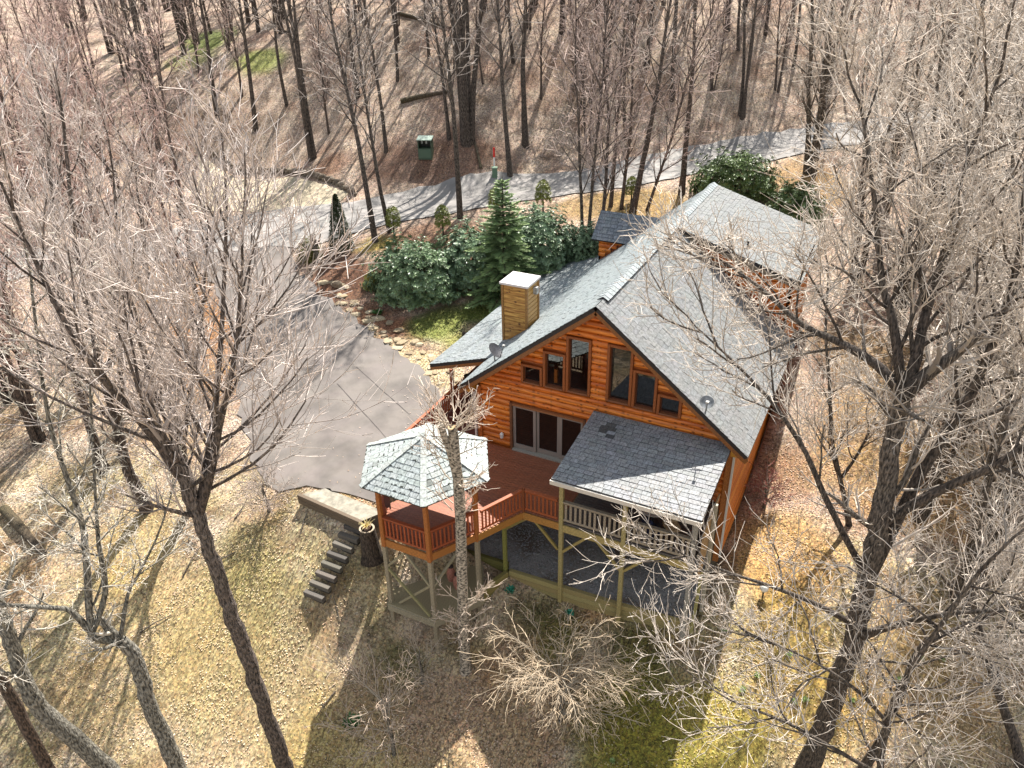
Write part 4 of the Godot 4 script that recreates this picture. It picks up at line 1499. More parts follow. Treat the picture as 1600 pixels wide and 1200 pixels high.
# stem along given points with limbs sprouting from it
func stem(pts: PackedVector3Array, r0: float, r1: float, sprouts: int, t0: float, l: float, P: Dictionary, br: MB, tg: MB, ang := 0.8, flare := 0.3) -> void:
	var s := smooth(pts, 6 if r0 > 0.2 else 3)
	var rad := PackedFloat32Array()
	var m := s.size()
	var q := PackedVector3Array()
	for i in m:
		var t := float(i) / (m - 1)
		rad.append(lerpf(r0, r1, pow(t, 0.85)) * (1.0 + flare * exp(-t * 14.0)) * rf(0.95, 1.06))
		q.append(s[i] + (rv() * r1 * 0.25 if i > 0 and i < m - 1 else Vector3.ZERO))
	br.tube(q, rad, 14 if r0 > 0.2 else (9 if r0 > 0.11 else 6), P.cb, (P.cb as Color).lerp(P.ct, 0.2), false, 0.07 if r0 > 0.2 else 0.0)
	var a := rf(0, TAU)
	for j in sprouts:
		var t := lerpf(t0, 1.0, (j + rng.randf()) / sprouts)
		var u := clampf(t * (m - 1), 0, m - 1.001)
		var i := int(u)
		var p := q[i].lerp(q[i + 1], u - i)
		var dir := (q[i + 1] - q[i]).normalized()
		a += 2.4 + rf(-0.5, 0.5)
		var an := ang * rf(0.6, 1.3)
		var nd := (dir * cos(an) + perp(dir, a) * sin(an)).normalized()
		grow(p, nd, l * rf(0.6, 1.2) * (1.1 - 0.4 * t), maxf(lerpf(rad[i], rad[i + 1], u - i) * 0.42, P.rmin[0]), 0, P, br, tg)
	# the leader ends in a spray
	grow(q[m - 1], (q[m - 1] - q[m - 2]).normalized(), l * 0.7, r1, 0, P, br, tg)

# a tree from world-space stems: [points, r0, r1, sprouts, t0, length, angle]
func big_tree(called: String, label: String, stems: Array, P: Dictionary, bark: Material, group := "") -> Node3D:
	var base: Vector3 = stems[0][0][0]
	base.y = ground(base.x, base.z)
	var t := thing(called, label, "tree", base, 0, group)
	var br := MB.new()
	var tg := MB.new()
	for s: Array in stems:
		var p := PackedVector3Array()
		for q: Vector3 in s[0]:
			p.append(q - base)
		if s == stems[0]:
			p[0].y = -0.3
		stem(p, s[1], s[2], s[3], s[4], s[5], P, br, tg, s[6] if s.size() > 6 else 0.8, 0.35 if s == stems[0] else 0.0)
	obj("trunk", br, bark, t)
	obj("crown", tg, M.twig, t)
	return t

# prototype forest trees, drawn once and copied
var protos: Array = []

func forest_proto(h: float, r: float, stems: int, spread: float, dens: int, P: Dictionary, lo: float) -> Array:
	var br := MB.new()
	var tg := MB.new()
	for s in stems:
		var a := TAU * s / stems + rf(-0.4, 0.4)
		var off := Vector3(cos(a), 0, sin(a)) * (r * 1.1 if stems > 1 else 0.0)
		var lean := Vector3(cos(a), 0, sin(a)) * spread * rf(0.5, 1.2)
		var pts := PackedVector3Array()
		var hh := h * rf(0.85, 1.05)
		var bend := rv() * 0.5
		for i in 7:
			var t := i / 6.0
			pts.append(off + Vector3(0, -0.3 + t * hh, 0) + lean * t * hh * 0.5 * (0.5 + 0.5 * t) + bend * sin(t * 5.0) * 0.4 + Vector3(rf(-0.1, 0.1), 0, rf(-0.1, 0.1)) * i * 0.4)
		stem(pts, r * rf(0.8, 1.1), r * 0.16, dens, lo, h * 0.17, P, br, tg, 0.75)
	return [br.mesh(), tg.mesh()]

func forest_tree(k: int, p: Vector3, turn: float, s: float, label: String, group := "", tilt := Vector3.ZERO) -> void:
	var t := thing("bare_tree", label, "tree", p, 0, group)
	t.basis = Basis(Vector3(1, 0, 0), tilt.z) * Basis(Vector3(0, 0, 1), -tilt.x) * Basis(Vector3.UP, turn) * Basis.from_scale(Vector3(s, s, s))
	inst("trunk", protos[k][0], M.bark, t)
	inst("crown", protos[k][1], M.twig, t)

func make_protos() -> void:
	var P := prof({"n": [0, 4, 3, 0], "max": 2, "ct": sc(226, 212, 200), "cb": sc(112, 100, 90), "rmin": [0.028, 0.018, 0.014, 0.01], "up": [0.1, 0.08, 0.05, 0.02], "seg": [4, 3, 2, 2]})
	var PR := prof({"n": [0, 5, 4, 0], "max": 2, "ct": sc(216, 192, 180), "cb": sc(120, 106, 96), "rmin": [0.026, 0.016, 0.013, 0.01], "up": [0.14, 0.1, 0.06, 0.02], "seg": [4, 3, 2, 2]})
	protos.append(forest_proto(19, 0.17, 1, 0.0, 26, P, 0.35))     # 0 tall slender
	protos.append(forest_proto(17, 0.14, 1, 0.08, 24, P, 0.3))     # 1
	protos.append(forest_proto(20, 0.23, 1, 0.04, 28, P, 0.4))     # 2 stout
	protos.append(forest_proto(18, 0.15, 3, 0.22, 15, P, 0.35))    # 3 three stems
	protos.append(forest_proto(19, 0.2, 5, 0.3, 13, P, 0.4))      # 4 five-stem clump
	protos.append(forest_proto(14, 0.11, 2, 0.12, 20, PR, 0.2))    # 5 young reddish
	protos.append(forest_proto(12, 0.1, 1, 0.1, 30, PR, 0.15))     # 6 young reddish
	protos.append(forest_proto(8, 0.06, 3, 0.3, 14, PR, 0.15))     # 7 sapling
	var PF := prof({"n": [0, 6, 4, 2, 0], "max": 3, "ct": sc(220, 190, 178), "cb": sc(112, 98, 88), "rmin": [0.024, 0.015, 0.0115, 0.0105, 0.006], "up": [0.16, 0.1, 0.06, 0.04, 0.02], "seg": [4, 3, 3, 2, 2]})
	protos.append(forest_proto(15, 0.17, 3, 0.18, 17, PF, 0.25))    # 8 bushy reddish maple
	var PG := prof({"n": [0, 6, 4, 2, 0], "max": 3, "ct": sc(228, 216, 202), "cb": sc(124, 112, 98), "rmin": [0.024, 0.015, 0.0115, 0.0105, 0.006], "up": [0.06, 0.04, 0.03, 0.02, 0.02], "wob": [0.18, 0.22, 0.26, 0.3, 0.3], "seg": [5, 4, 3, 2, 2]})
	protos.append(forest_proto(15, 0.2, 3, 0.26, 24, PG, 0.2))    # 9 bushy pale oak

# ---------------------------------------------------------------- evergreens
func leaf_cluster(mb: MB, c: Vector3, out: Vector3, n: int, l: float, w: float, col: Color, spread: float) -> void:
	var a := rf(0, TAU)
	for i in n:
		a += TAU / n + rf(-0.3, 0.3)
		var side := perp(out, a)
		var d := (out * rf(0.25, 0.8) + side * spread).normalized()
		var x := d.cross(out).normalized() * w * rf(0.8, 1.2)
		if x.length() < 0.0001:
			continue
		var ll := l * rf(0.7, 1.2)
		var mid := c + d * ll * 0.5
		var tip := c + d * ll - out * ll * 0.18
		var cc := vary(col, 0.25)
		var nn := x.cross(d).normalized()
		if nn.dot(out) < 0:
			nn = -nn
			x = -x
		mb.face([c, mid + x, tip, mid - x], cc, nn)

func bush_mesh(rx: float, ry: float, rz: float, clusters: int, l: float, w: float, col: Color, leaves := 7) -> ArrayMesh:
	var mb := MB.new()
	for i in clusters:
		var d := Vector3(rf(-1, 1), rf(-0.35, 1), rf(-1, 1))
		while d.length() > 1.0 or d.length() < 0.1:
			d = Vector3(rf(-1, 1), rf(-0.35, 1), rf(-1, 1))
		d = d.normalized()
		var lump := 0.9 + 0.5 * noise.get_noise_3d(d.x * 26 + rx * 9, d.y * 26, d.z * 26 + rz * 17)
		var depth := 1.0 - 0.35 * pow(rng.randf(), 2.0)
		var p := Vector3(d.x * rx, d.y * ry + ry * 0.22, d.z * rz) * lump * depth
		if p.y < 0.02:
			p.y = rf(0.02, 0.2)
		leaf_cluster(mb, p, (d + Vector3(0, 0.35, 0) + rv() * 0.25).normalized(), leaves, l, w, col, 0.8)
	return mb.mesh()

func shrub(called: String, label: String, p: Vector3, me: ArrayMesh, mat: Material, s := 1.0, turn := 0.0, group := "", stem_h := 0.5, col := Color(0.07, 0.05, 0.04)) -> void:
	var t := thing(called, label, "shrub", p, turn, group)
	var f := inst("foliage", me, mat, t)
	f.scale = Vector3(s, s, s)
	var mb := MB.new()
	for i in 5:
		var a := TAU * i / 5
		mb.tube(PackedVector3Array([Vector3(cos(a) * 0.08, -0.15, sin(a) * 0.08), Vector3(cos(a) * 0.25 * s * stem_h, stem_h * s, sin(a) * 0.25 * s * stem_h), Vector3(cos(a) * 0.6 * s * stem_h, stem_h * 1.9 * s, sin(a) * 0.6 * s * stem_h)]), PackedFloat32Array([0.05, 0.035, 0.015]), 5, col, col)
	obj("stems", mb, M.bark, t)

func topiary(label: String, p: Vector3, s: float, round_top: float) -> void:
	var t := thing("dwarf_conifer", label, "shrub", p, rf(0, TAU), "small clipped evergreens along the road")
	var mb := MB.new()
	for i in 260:
		var y := rng.randf()
		var r := 0.42 * sqrt(1.0 - pow(y, 2.0 + round_top)) * (0.7 + 0.3 * sqrt(rng.randf()))
		var a := rf(0, TAU)
		var o := Vector3(cos(a), 0.4 + y * 0.8, sin(a)).normalized()
		leaf_cluster(mb, Vector3(cos(a) * r, 0.62 + y * 1.15, sin(a) * r), o, 6, 0.13, 0.02, sc(112, 118, 46), 0.9)
	var f := obj("foliage", mb, M.leaf, t)
	f.scale = Vector3(s, s, s)
	mb = MB.new()
	mb.tube(PackedVector3Array([Vector3(0, -0.1, 0), Vector3(0.02, 0.5, 0), Vector3(0, 1.2, 0.01)]), PackedFloat32Array([0.06, 0.05, 0.03]), 6, bark_dark, bark_dark)
	var k := obj("trunk", mb, M.bark, t)
	k.scale = Vector3(s, s, s)

func spruce(p: Vector3, h: float) -> void:
	var t := thing("spruce", "young green spruce in front of the house, taller than the shrubs round it", "tree", p)
	var mb := MB.new()
	mb.tube(PackedVector3Array([Vector3(0, -0.2, 0), Vector3(0.02, h * 0.5, 0), Vector3(0, h, 0)]), PackedFloat32Array([0.13, 0.07, 0.012]), 7, bark_dark, bark_dark)
	var fo := MB.new()
	var lay := 26
	for i in lay:
		var y := 0.35 + (h - 0.45) * pow(float(i) / lay, 0.95)
		var l := (2.25 * pow(1.0 - y / h, 0.9) + 0.1) * (1.0 + 0.18 * sin(i * 2.1))
		var n := 9 if i < 18 else 6
		var a0 := rf(0, TAU)
		for j in n:
			var a := a0 + TAU * j / n + rf(-0.2, 0.2)
			var d := Vector3(cos(a), rf(-0.12, 0.1) + 0.25 * float(i) / lay, sin(a)).normalized()
			var ll := l * rf(0.6, 1.15)
			var b := Vector3(0, y + rf(-0.06, 0.06), 0)
			var tip := b + d * ll - Vector3(0, ll * 0.12, 0) + Vector3(0, 0.05, 0)
			mb.tube(PackedVector3Array([b, b.lerp(tip, 0.5) - Vector3(0, 0.03, 0), tip]), PackedFloat32Array([0.018, 0.012, 0.005]), 3, bark_dark, bark_dark)
			var side := d.cross(Vector3.UP).normalized()
			var m := int(ll * 9) + 3
			for q in m:
				var s := lerpf(0.18, 1.0, (q + 0.5) / m)
				var c := b.lerp(tip, s)
				var w := ll * 0.42 * (1.1 - s) + 0.1
				for e: float in [-1.0, 1.0]:
					var dir := (side * e * 0.85 + d * 0.6 + Vector3(0, rf(-0.2, 0.12), 0)).normalized()
					var x := dir.cross(Vector3.UP).normalized() * 0.035
					var up := Vector3(0, 0.035, 0)
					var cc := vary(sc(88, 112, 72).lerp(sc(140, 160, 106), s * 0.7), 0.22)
					var ww := w * rf(0.7, 1.2)
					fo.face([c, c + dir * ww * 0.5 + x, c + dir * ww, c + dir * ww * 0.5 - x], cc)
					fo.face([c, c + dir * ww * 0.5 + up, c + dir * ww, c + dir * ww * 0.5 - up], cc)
				if q == m - 1:
					fo.face([c, c + d * 0.1 + side * 0.04, c + d * 0.22, c + d * 0.1 - side * 0.04], sc(130, 154, 92))
	obj("trunk", mb, M.bark, t)
	obj("foliage", fo, M.leaf, t)

# pale many-stemmed shrub whose twigs arch over
func arching_shrub(label: String, p: Vector3, h: float, n: int, spread: float, col: Color, droop: float) -> void:
	var t := thing("bare_shrub", label, "shrub", p)
	var br := MB.new()
	var tg := MB.new()
	var P := prof({"n": [0, 10, 4, 0], "max": 2, "cb": bark_grey, "ct": col, "split": -1, "rmin": [0.012, 0.009, 0.0075, 0.006], "up": [-droop, -droop * 1.3, -droop, 0.0], "wob": [0.12, 0.2, 0.25, 0.3], "seg": [6, 4, 3, 2], "ratio": [1, 0.42, 0.45, 0.5], "ang": [0.7, 0.7, 0.7, 0.7]})
	var pts := PackedVector3Array([Vector3(0, -0.2, 0), Vector3(0.05, h * 0.3, 0.03), Vector3(-0.03, h * 0.6, 0.05), Vector3(0.02, h * 0.8, 0)])
	br.tube(pts, PackedFloat32Array([0.08, 0.06, 0.045, 0.025]), 6, bark_grey, bark_grey)
	for i in n:
		var u := rng.randf() * 2.999
		var q := pts[int(u)].lerp(pts[int(u) + 1], u - int(u))
		q.y = maxf(q.y, 0.3)
		var a := rf(0, TAU)
		grow(q, Vector3(cos(a) * spread, rf(0.3, 1.2), sin(a) * spread).normalized(), h * rf(0.35, 0.8), 0.014, 0, P, br, tg)
	obj("stem", br, M.bark, t)
	obj("twigs", tg, M.twig, t)

# ---------------------------------------------------------------- roads and their edges
func V2(a: Array) -> Array:
	var r: Array = []
	for i in range(0, a.size(), 2):
		r.append(Vector2(a[i], a[i + 1]))
	return r

var road_top := V2([-58, 2.5, -42.2, -4.6, -36.0, -7.4, -32.4, -13.1, -28.8, -16.6, -25.0, -18.3, -22.7, -20.8, -20.2, -23.3, -16.5, -25.8, -12.3, -27.3, -8.9, -30.6, -5.0, -33.0, -0.8, -35.6, 2.6, -37.7, 8.2, -38.9, 14, -41.6, 26, -45])
var road_low := V2([-54, 6.5, -38.0, -1.7, -33.0, -4.9, -25.2, -10.5, -22.7, -10.9, -21.4, -13.2, -20.0, -15.2, -16.9, -17.7, -13.6, -20.2, -10.1, -22.2, -6.6, -24.1, -3.7, -26.5, 0.6, -28.9, 3.6, -31.0, 8.6, -34.0, 14, -37.6, 26, -41])
var drive_r := V2([-25.6, -12.6, -23.3, -10.4, -21.2, -8.55, -19.15, -7.66, -16.6, -6.5, -13.5, -5.4, -11.0, -4.43, -8.8, -3.1, -7.35, -1.4, -7.3, 1.0, -7.3, 3.2, -7.0, 4.4])
var drive_l := V2([-29.6, -9.2, -28.6, -8.0, -25.9, -6.4, -22.8, -4.2, -19.9, -1.7, -17.7, 0.7, -15.5, 2.75, -13.5, 4.2, -12.4, 4.9, -11.35, 5.0, -10.3, 4.7, -9.3, 4.75])

func inside(p: Vector2, a: Array, b: Array) -> bool:
	var poly := PackedVector2Array(a)
	for i in b.size():
		poly.append(b[b.size() - 1 - i])
	return Geometry2D.is_point_in_polygon(p, poly)

func rock_mesh(seed_: int, col: Color, flat: float) -> ArrayMesh:
	var mb := MB.new()
	var rr := RandomNumberGenerator.new()
	rr.seed = seed_
	var ring: Array = []
	var m := 7
	for k in 3:
		var row: Array = []
		for i in m:
			var a := TAU * (i + rr.randf_range(-0.3, 0.3)) / m
			var r: float = [0.5, 0.46, 0.3][k] * rr.randf_range(0.75, 1.2)
			row.append(Vector3(cos(a) * r, [-0.25, 0.28, 0.46][k] * flat + rr.randf_range(-0.04, 0.04), -sin(a) * r))
		ring.append(row)
	for k in 2:
		for i in m:
			var j := (i + 1) % m
			mb.face([ring[k][i], ring[k][j], ring[k + 1][j], ring[k + 1][i]], col)
	mb.face(ring[2], col)
	return mb.mesh()

func make_roads() -> void:
	drape("road", road_low, road_top, 8, 0.6, 0.07, sc(142, 138, 134), M.asphalt, 0.25)
	drape("driveway", drive_l, drive_r, 10, 0.5, 0.05, sc(112, 105, 100), M.asphalt, 0.4)
	drape("neighbour_driveway", V2([-25.6, -17.6, -29.3, -15.6, -35.8, -14.6]), V2([-25.9, -19.6, -31.6, -20.8, -41.0, -21.0]), 8, 0.6, 0.055, sc(190, 176, 150), M.concrete, 0.2)
	# joints across the driveway
	for q: Array in [[-13.48, -1.5, -8.99, 1.06], [-13.43, -2.97, -9.06, -0.84]]:
		var a := Vector2(q[0], q[1])
		var b := Vector2(q[2], q[3])
		var w := (b - a).orthogonal().normalized() * 0.016
		drape("driveway_joint", [a - w, b - w], [a + w, b + w], 1, 0.4, 0.058, sc(74, 68, 66), M.asphalt)
	# tan kerb strip along the low edge of the concrete
	var W := thing("stone_wall", "low dark dry-stone wall along the back of the pale concrete driveway", "wall")
	var me: Array = []
	for i in 4:
		me.append(rock_mesh(40 + i, sc([122, 134, 114, 146][i], [110, 122, 102, 132][i], [94, 104, 88, 116][i]), 1.0))
	var ln := V2([-25.2, -19.5, -27.5, -20.4, -31.6, -21.3, -36.0, -22.0, -40.5, -21.6])
	for s in ln.size() - 1:
		var n := int(ln[s].distance_to(ln[s + 1]) / 0.5)
		for i in n:
			for k in 2:
				var p: Vector2 = ln[s].lerp(ln[s + 1], (i + 0.5 * k + 0.3) / n)
				var o := inst("stone", me[rng.randi() % 4], M.rock, W)
				o.position = on_ground(p.x, p.y, 0.04 + k * 0.16)
				o.rotation.y = rf(0, TAU)
				o.scale = Vector3(rf(0.45, 0.65), rf(0.3, 0.42), rf(0.35, 0.45))

func make_garden() -> void:
	# flat edging rocks down the driveway side
	var me: Array = []
	for i in 5:
		me.append(rock_mesh(60 + i, sc([192, 172, 200, 156, 184][i], [176, 154, 184, 138, 168][i], [148, 124, 156, 112, 138][i]), 0.55))
	var dc := Curve2D.new()
	for p: Vector2 in [Vector2(-19.6, -7.95), Vector2(-17.9, -7.25), Vector2(-16.3, -6.6), Vector2(-14.9, -6.1), Vector2(-13.6, -5.6), Vector2(-12.4, -5.1), Vector2(-11.2, -4.65), Vector2(-9.9, -3.95), Vector2(-8.8, -3.3)]:
		dc.add_point(p)
	var l := dc.get_baked_length()
	for i in 44:
		var p := dc.sample_baked(l * (i + rng.randf() * 0.7) / 44.0)
		var off := pow(rng.randf(), 1.6) * 1.1
		p += Vector2(0.35, -0.93) * off
		var s := rf(0.25, 0.6)
		var o := inst("garden_rock", me[rng.randi() % 5], M.rock)
		o.position = on_ground(p.x, p.y, s * 0.02)
		o.rotation.y = rf(0, TAU)
		o.scale = Vector3(s * 1.3, s * 0.5, s)
		tag(o, "flat pale rock edging the planting bed beside the driveway", "rock", "pale rocks edging the driveway bed")
	for q: Array in [[-16.9, -9.4, 0.75, sc(146, 136, 62), "mossy yellow boulder in the bed beside the large rhododendron, the upper of two"], [-16.7, -8.7, 0.6, sc(134, 128, 70), "mossy yellow boulder in the bed beside the large rhododendron, the lower of two"], [-18.4, -8.3, 0.5, sc(150, 134, 112), "brown boulder in the mulch bed uphill of the edging rocks"]]:
		var o := inst("boulder", rock_mesh(int(q[2] * 80), q[3], 0.9), M.rock)
		o.position = on_ground(q[0], q[1], 0.1)
		o.scale = Vector3(q[2] * 1.2, q[2], q[2])
		tag(o, q[4], "rock")
	var rail := thing("edging_log", "straight brown log edging the small green lawn beside the house", "log", on_ground(-8.8, -7.57, 0.08))
	var mb := MB.new()
	mb.tube(PackedVector3Array([Vector3(-1.35, 0.1, 0), Vector3(0, 0.0, 0.03), Vector3(1.4, -0.08, 0)]), PackedFloat32Array([0.09, 0.1, 0.09]), 8, bark_dark, bark_dark, true)
	obj("bark", mb, M.bark, rail)
	# evergreens
	var rh := bush_mesh(2.3, 2.1, 2.0, 4200, 0.16, 0.03, sc(104, 126, 90))
	var rh2 := bush_mesh(1.8, 2.0, 1.7, 3000, 0.16, 0.03, sc(104, 126, 94))
	shrub("rhododendron", "largest round glossy rhododendron, at the edge of the mulch bed by the driveway", on_ground(-14.2, -9.6), rh, M.gloss, 1.14, 0.4, "", 0.8)
	shrub("rhododendron", "tall glossy rhododendron between the largest one and the spruce", on_ground(-12.0, -11.9), rh2, M.gloss, 1.2, 0.0, "", 0.8)
	shrub("rhododendron", "glossy rhododendron behind the spruce on the house side", on_ground(-9.0, -14.2), rh2, M.gloss, 1.25, 2.0, "", 0.8)
	shrub("rhododendron", "loose dark rhododendron beside the slender trunks near the small dormer", on_ground(-6.6, -15.2), rh2, M.gloss, 0.75, 4.0, "", 0.8)
	var rh3 := bush_mesh(2.6, 2.0, 1.8, 1900, 0.24, 0.035, sc(88, 108, 60))
	shrub("rhododendron", "dark green rhododendron behind the far ridge end of the house, left one beside the road", on_ground(-0.9, -24.4), rh3, M.gloss, 1.0, 0.3, "", 0.8)
	shrub("rhododendron", "dark green rhododendron behind the house among pale branches, right one of the two", on_ground(2.9, -23.4), rh3, M.gloss, 0.9, 1.9, "", 0.8)
	spruce(on_ground(-9.6, -11.2), 6.4)
	var q := on_ground(-20.35, -11.4)
	var cone := thing("cone_conifer", "dark narrow cone-shaped evergreen at the driveway mouth", "shrub", q)
	mb = MB.new()
	for i in 900:
		var y := rng.randf()
		var r := 0.75 * pow(1.0 - y, 0.75) * (0.75 + 0.25 * sqrt(rng.randf()))
		var a := rf(0, TAU)
		leaf_cluster(mb, Vector3(cos(a) * r, 0.1 + y * 3.2, sin(a) * r), Vector3(cos(a), 0.9, sin(a)).normalized(), 5, 0.17, 0.022, sc(60, 68, 42), 0.6)
	obj("foliage", mb, M.leaf, cone)
	mb = MB.new()
	mb.tube(PackedVector3Array([Vector3(0, -0.2, 0), Vector3(0, 1.5, 0), Vector3(0, 3.1, 0)]), PackedFloat32Array([0.09, 0.06, 0.02]), 6, bark_dark, bark_dark)
	obj("trunk", mb, M.bark, cone)
	topiary("small rounded evergreen on a bare stem behind the largest rhododendron", on_ground(-15.4, -14.7), 1.05, 1.5)
	topiary("small rounded evergreen half hidden behind the spruce, by the road", on_ground(-13.4, -17.6), 1.05, 1.5)
	topiary("small rounded evergreen at the road edge, right of the spruce top", on_ground(-10.9, -18.9), 1.1, 1.0)
	topiary("small rounded evergreen beside the two slender trunks at the road edge", on_ground(-18.4, -14.0), 1.0, 1.5)
	topiary("faint small evergreen among the slender trunks behind the small dormer", on_ground(-6.2, -21.2), 0.9, 1.0)
	var yew := bush_mesh(0.75, 1.1, 0.75, 420, 0.16, 0.02, sc(96, 92, 44))
	shrub("yew_bush", "brownish green upright bush at the left end of the planting bed", on_ground(-21.6, -10.0), yew, M.leaf, 1.0, 0.0, "", 0.5)
	var st := thing("broken_trunk", "short grey broken trunk standing between the bush and the cone evergreen", "stump", on_ground(-20.9, -9.9))
	mb = MB.new()
	mb.tube(PackedVector3Array([Vector3(0, -0.2, 0), Vector3(-0.1, 0.8, 0), Vector3(-0.05, 1.7, 0.1)]), PackedFloat32Array([0.22, 0.15, 0.12]), 8, bark_grey, bark_grey, true)
	mb.tube(PackedVector3Array([Vector3(-0.1, 0.9, 0), Vector3(0.35, 1.4, 0.1), Vector3(0.5, 1.8, 0.1)]), PackedFloat32Array([0.09, 0.07, 0.04]), 6, bark_grey, bark_grey, true)
	obj("bark", mb, M.bark, st)
	# small green plants dotted over the lawns
	var spots: Array = [[-1.74, 3.95, "bluish green plant on the lawn below the corner of the timber wall", 0], [0.61, 3.75, "bluish green plant on the lawn below the middle of the timber wall", 0], [-15.0, -7.1, "dark green plant in the mulch bed below the largest rhododendron", 1], [-4.76, 10.2, "dark green plant at the edge of the house's shadow", 1]]
	for s: Array in [[6.0, 2.7], [7.4, 3.6], [8.7, 3.9], [9.05, 3.7], [11.7, 2.0], [7.1, 4.2], [12.2, 1.1], [12.8, 0.85], [8.2, 2.6], [10.4, 3.2], [3.8, 7.7]]:
		spots.append([s[0], s[1], "small bright green clump of leaves on the yellow lawn right of the house", 2])
	for s: Array in spots:
		mb = MB.new()
		var col: Color = [sc(60, 150, 120), sc(66, 104, 50), sc(140, 160, 96)][s[3]]
		for i in 16:
			leaf_cluster(mb, Vector3(rf(-0.14, 0.14), rf(0.02, 0.1), rf(-0.14, 0.14)), Vector3(rf(-0.4, 0.4), 1, rf(-0.4, 0.4)).normalized(), 5, rf(0.14, 0.26), 0.03, col, 0.7)
		var o := obj("green_plant", mb, M.leaf)
		o.position = on_ground(s[0], s[1])
		o.scale = Vector3.ONE * [0.8, 1.3, 0.5][s[3]]
		tag(o, s[2], "plant", "bright green clumps on the right lawn" if s[3] == 2 else "")
	# round white garden light
	var gl := thing("garden_light", "round white garden light on the lawn right of the house", "garden light", on_ground(6.9, 0.9))
	mb = MB.new()
	var pf: Array = []
	for i in 9:
		var a := PI * i / 8 - PI / 2
		pf.append(Vector2(cos(a) * 0.16, 0.42 + sin(a) * 0.16))
	mb.lathe(Vector3.ZERO, pf, 14, sc(228, 224, 214))
	obj("globe", mb, M.paint, gl)
	mb = MB.new()
	mb.lathe(Vector3.ZERO, [Vector2(0.03, -0.2), Vector2(0.03, 0.24), Vector2(0.08, 0.26), Vector2(0.08, 0.29), Vector2(0, 0.29)], 10, sc(60, 58, 54))
	obj("stake", mb, M.black, gl)
	# kiosk, pedestal and marker by the road
	var kp := on_ground(-22.5, -24.4)
	var kk := thing("utility_kiosk", "dark green kiosk with pale sloping top on the leafy bank above the road", "utility box", kp, 0.35)
	kk.scale = Vector3(0.85, 0.85, 0.85)
	mb = MB.new()
	var kg := sc(62, 82, 66)
	mb.box(Vector3(0, 0.35, 0), Vector3(1.15, 0.9, 0.8), kg)
	mb.box(Vector3(-0.54, 1.15, 0), Vector3(0.07, 0.7, 0.8), kg)
	mb.box(Vector3(0.54, 1.15, 0), Vector3(0.07, 0.7, 0.8), kg)
	mb.box(Vector3(0, 1.15, -0.36), Vector3(1.01, 0.7, 0.06), sc(34, 42, 38))
	obj("cabinet", mb, M.paint, kk)
	mb = MB.new()
	mb.box(Vector3(0, 1.56, 0.0), Vector3(1.26, 0.06, 0.95), sc(150, 168, 156), Basis(Vector3.RIGHT, 0.16))
	obj("top", mb, M.paint, kk)
	mb = MB.new()
	mb.box(Vector3(0, 0.4, 0.41), Vector3(1.0, 0.7, 0.03), sc(76, 98, 80))
	obj("door", mb, M.paint, kk)
	for x: float in [-0.36, 0.02]:
		mb = MB.new()
		mb.box(Vector3(x, 1.17, -0.3), Vector3(0.15, 0.26, 0.04), sc(222, 222, 214))
		obj("notice", mb, M.paint, kk)
	var pp := on_ground(-17.25, -24.75)
	var pd := thing("cable_pedestal", "small green cable pedestal at the far edge of the road", "utility box", pp, 0.5)
	mb = MB.new()
	mb.box(Vector3(0, 0.3, 0), Vector3(0.36, 0.75, 0.34), sc(96, 122, 100))
	obj("cover", mb, M.paint, pd)
	mb = MB.new()
	mb.box(Vector3(0, 0.7, 0), Vector3(0.4, 0.06, 0.38), sc(150, 176, 150))
	obj("cap", mb, M.paint, pd)
	var mk := thing("marker_post", "thin white marker post with a red top behind the green cable pedestal", "marker post", pp + Vector3(-0.2, 0, -0.35))
	mb = MB.new()
	mb.box(Vector3(0, 0.6, 0), Vector3(0.11, 1.4, 0.04), sc(228, 226, 222))
	obj("post", mb, M.paint, mk)
	mb = MB.new()
	mb.box(Vector3(0, 1.62, 0), Vector3(0.13, 0.66, 0.05), sc(214, 44, 36))
	obj("red_top", mb, M.paint, mk)
	# fallen logs
	for f: Array in [["moss-topped fallen log lying on the leaves at the left edge", Vector3(-23.1, 0, 9.5), Vector3(-19.6, 0, 10.4), 0.22], ["grey fallen log lying on the bank near the green kiosk", Vector3(-27.0, 0, -28.4), Vector3(-23.6, 0, -30.0), 0.2], ["thin fallen trunk leaning across the bank beside the marker post", Vector3(-18.4, 0, -24.9), Vector3(-20.0, 0, -26.8), 0.1], ["long fallen trunk high on the hillside under the trees", Vector3(-33.5, 0, -38.0), Vector3(-27.0, 0, -36.2), 0.18]]:
		var a: Vector3 = f[1]
		var b: Vector3 = f[2]
		a.y = ground(a.x, a.z) + f[3] * 0.7
		b.y = ground(b.x, b.z) + f[3] * 0.7
		var fl := thing("fallen_log", f[0], "log", a)
		mb = MB.new()
		var d := b - a
		mb.tube(PackedVector3Array([Vector3.ZERO, d * 0.35 + Vector3(0, 0.05, 0), d * 0.7, d]), PackedFloat32Array([f[3], f[3] * 0.95, f[3] * 0.8, f[3] * 0.6]), 8, sc(110, 98, 70), sc(120, 104, 88), true)
		obj("bark", mb, M.bark, fl)

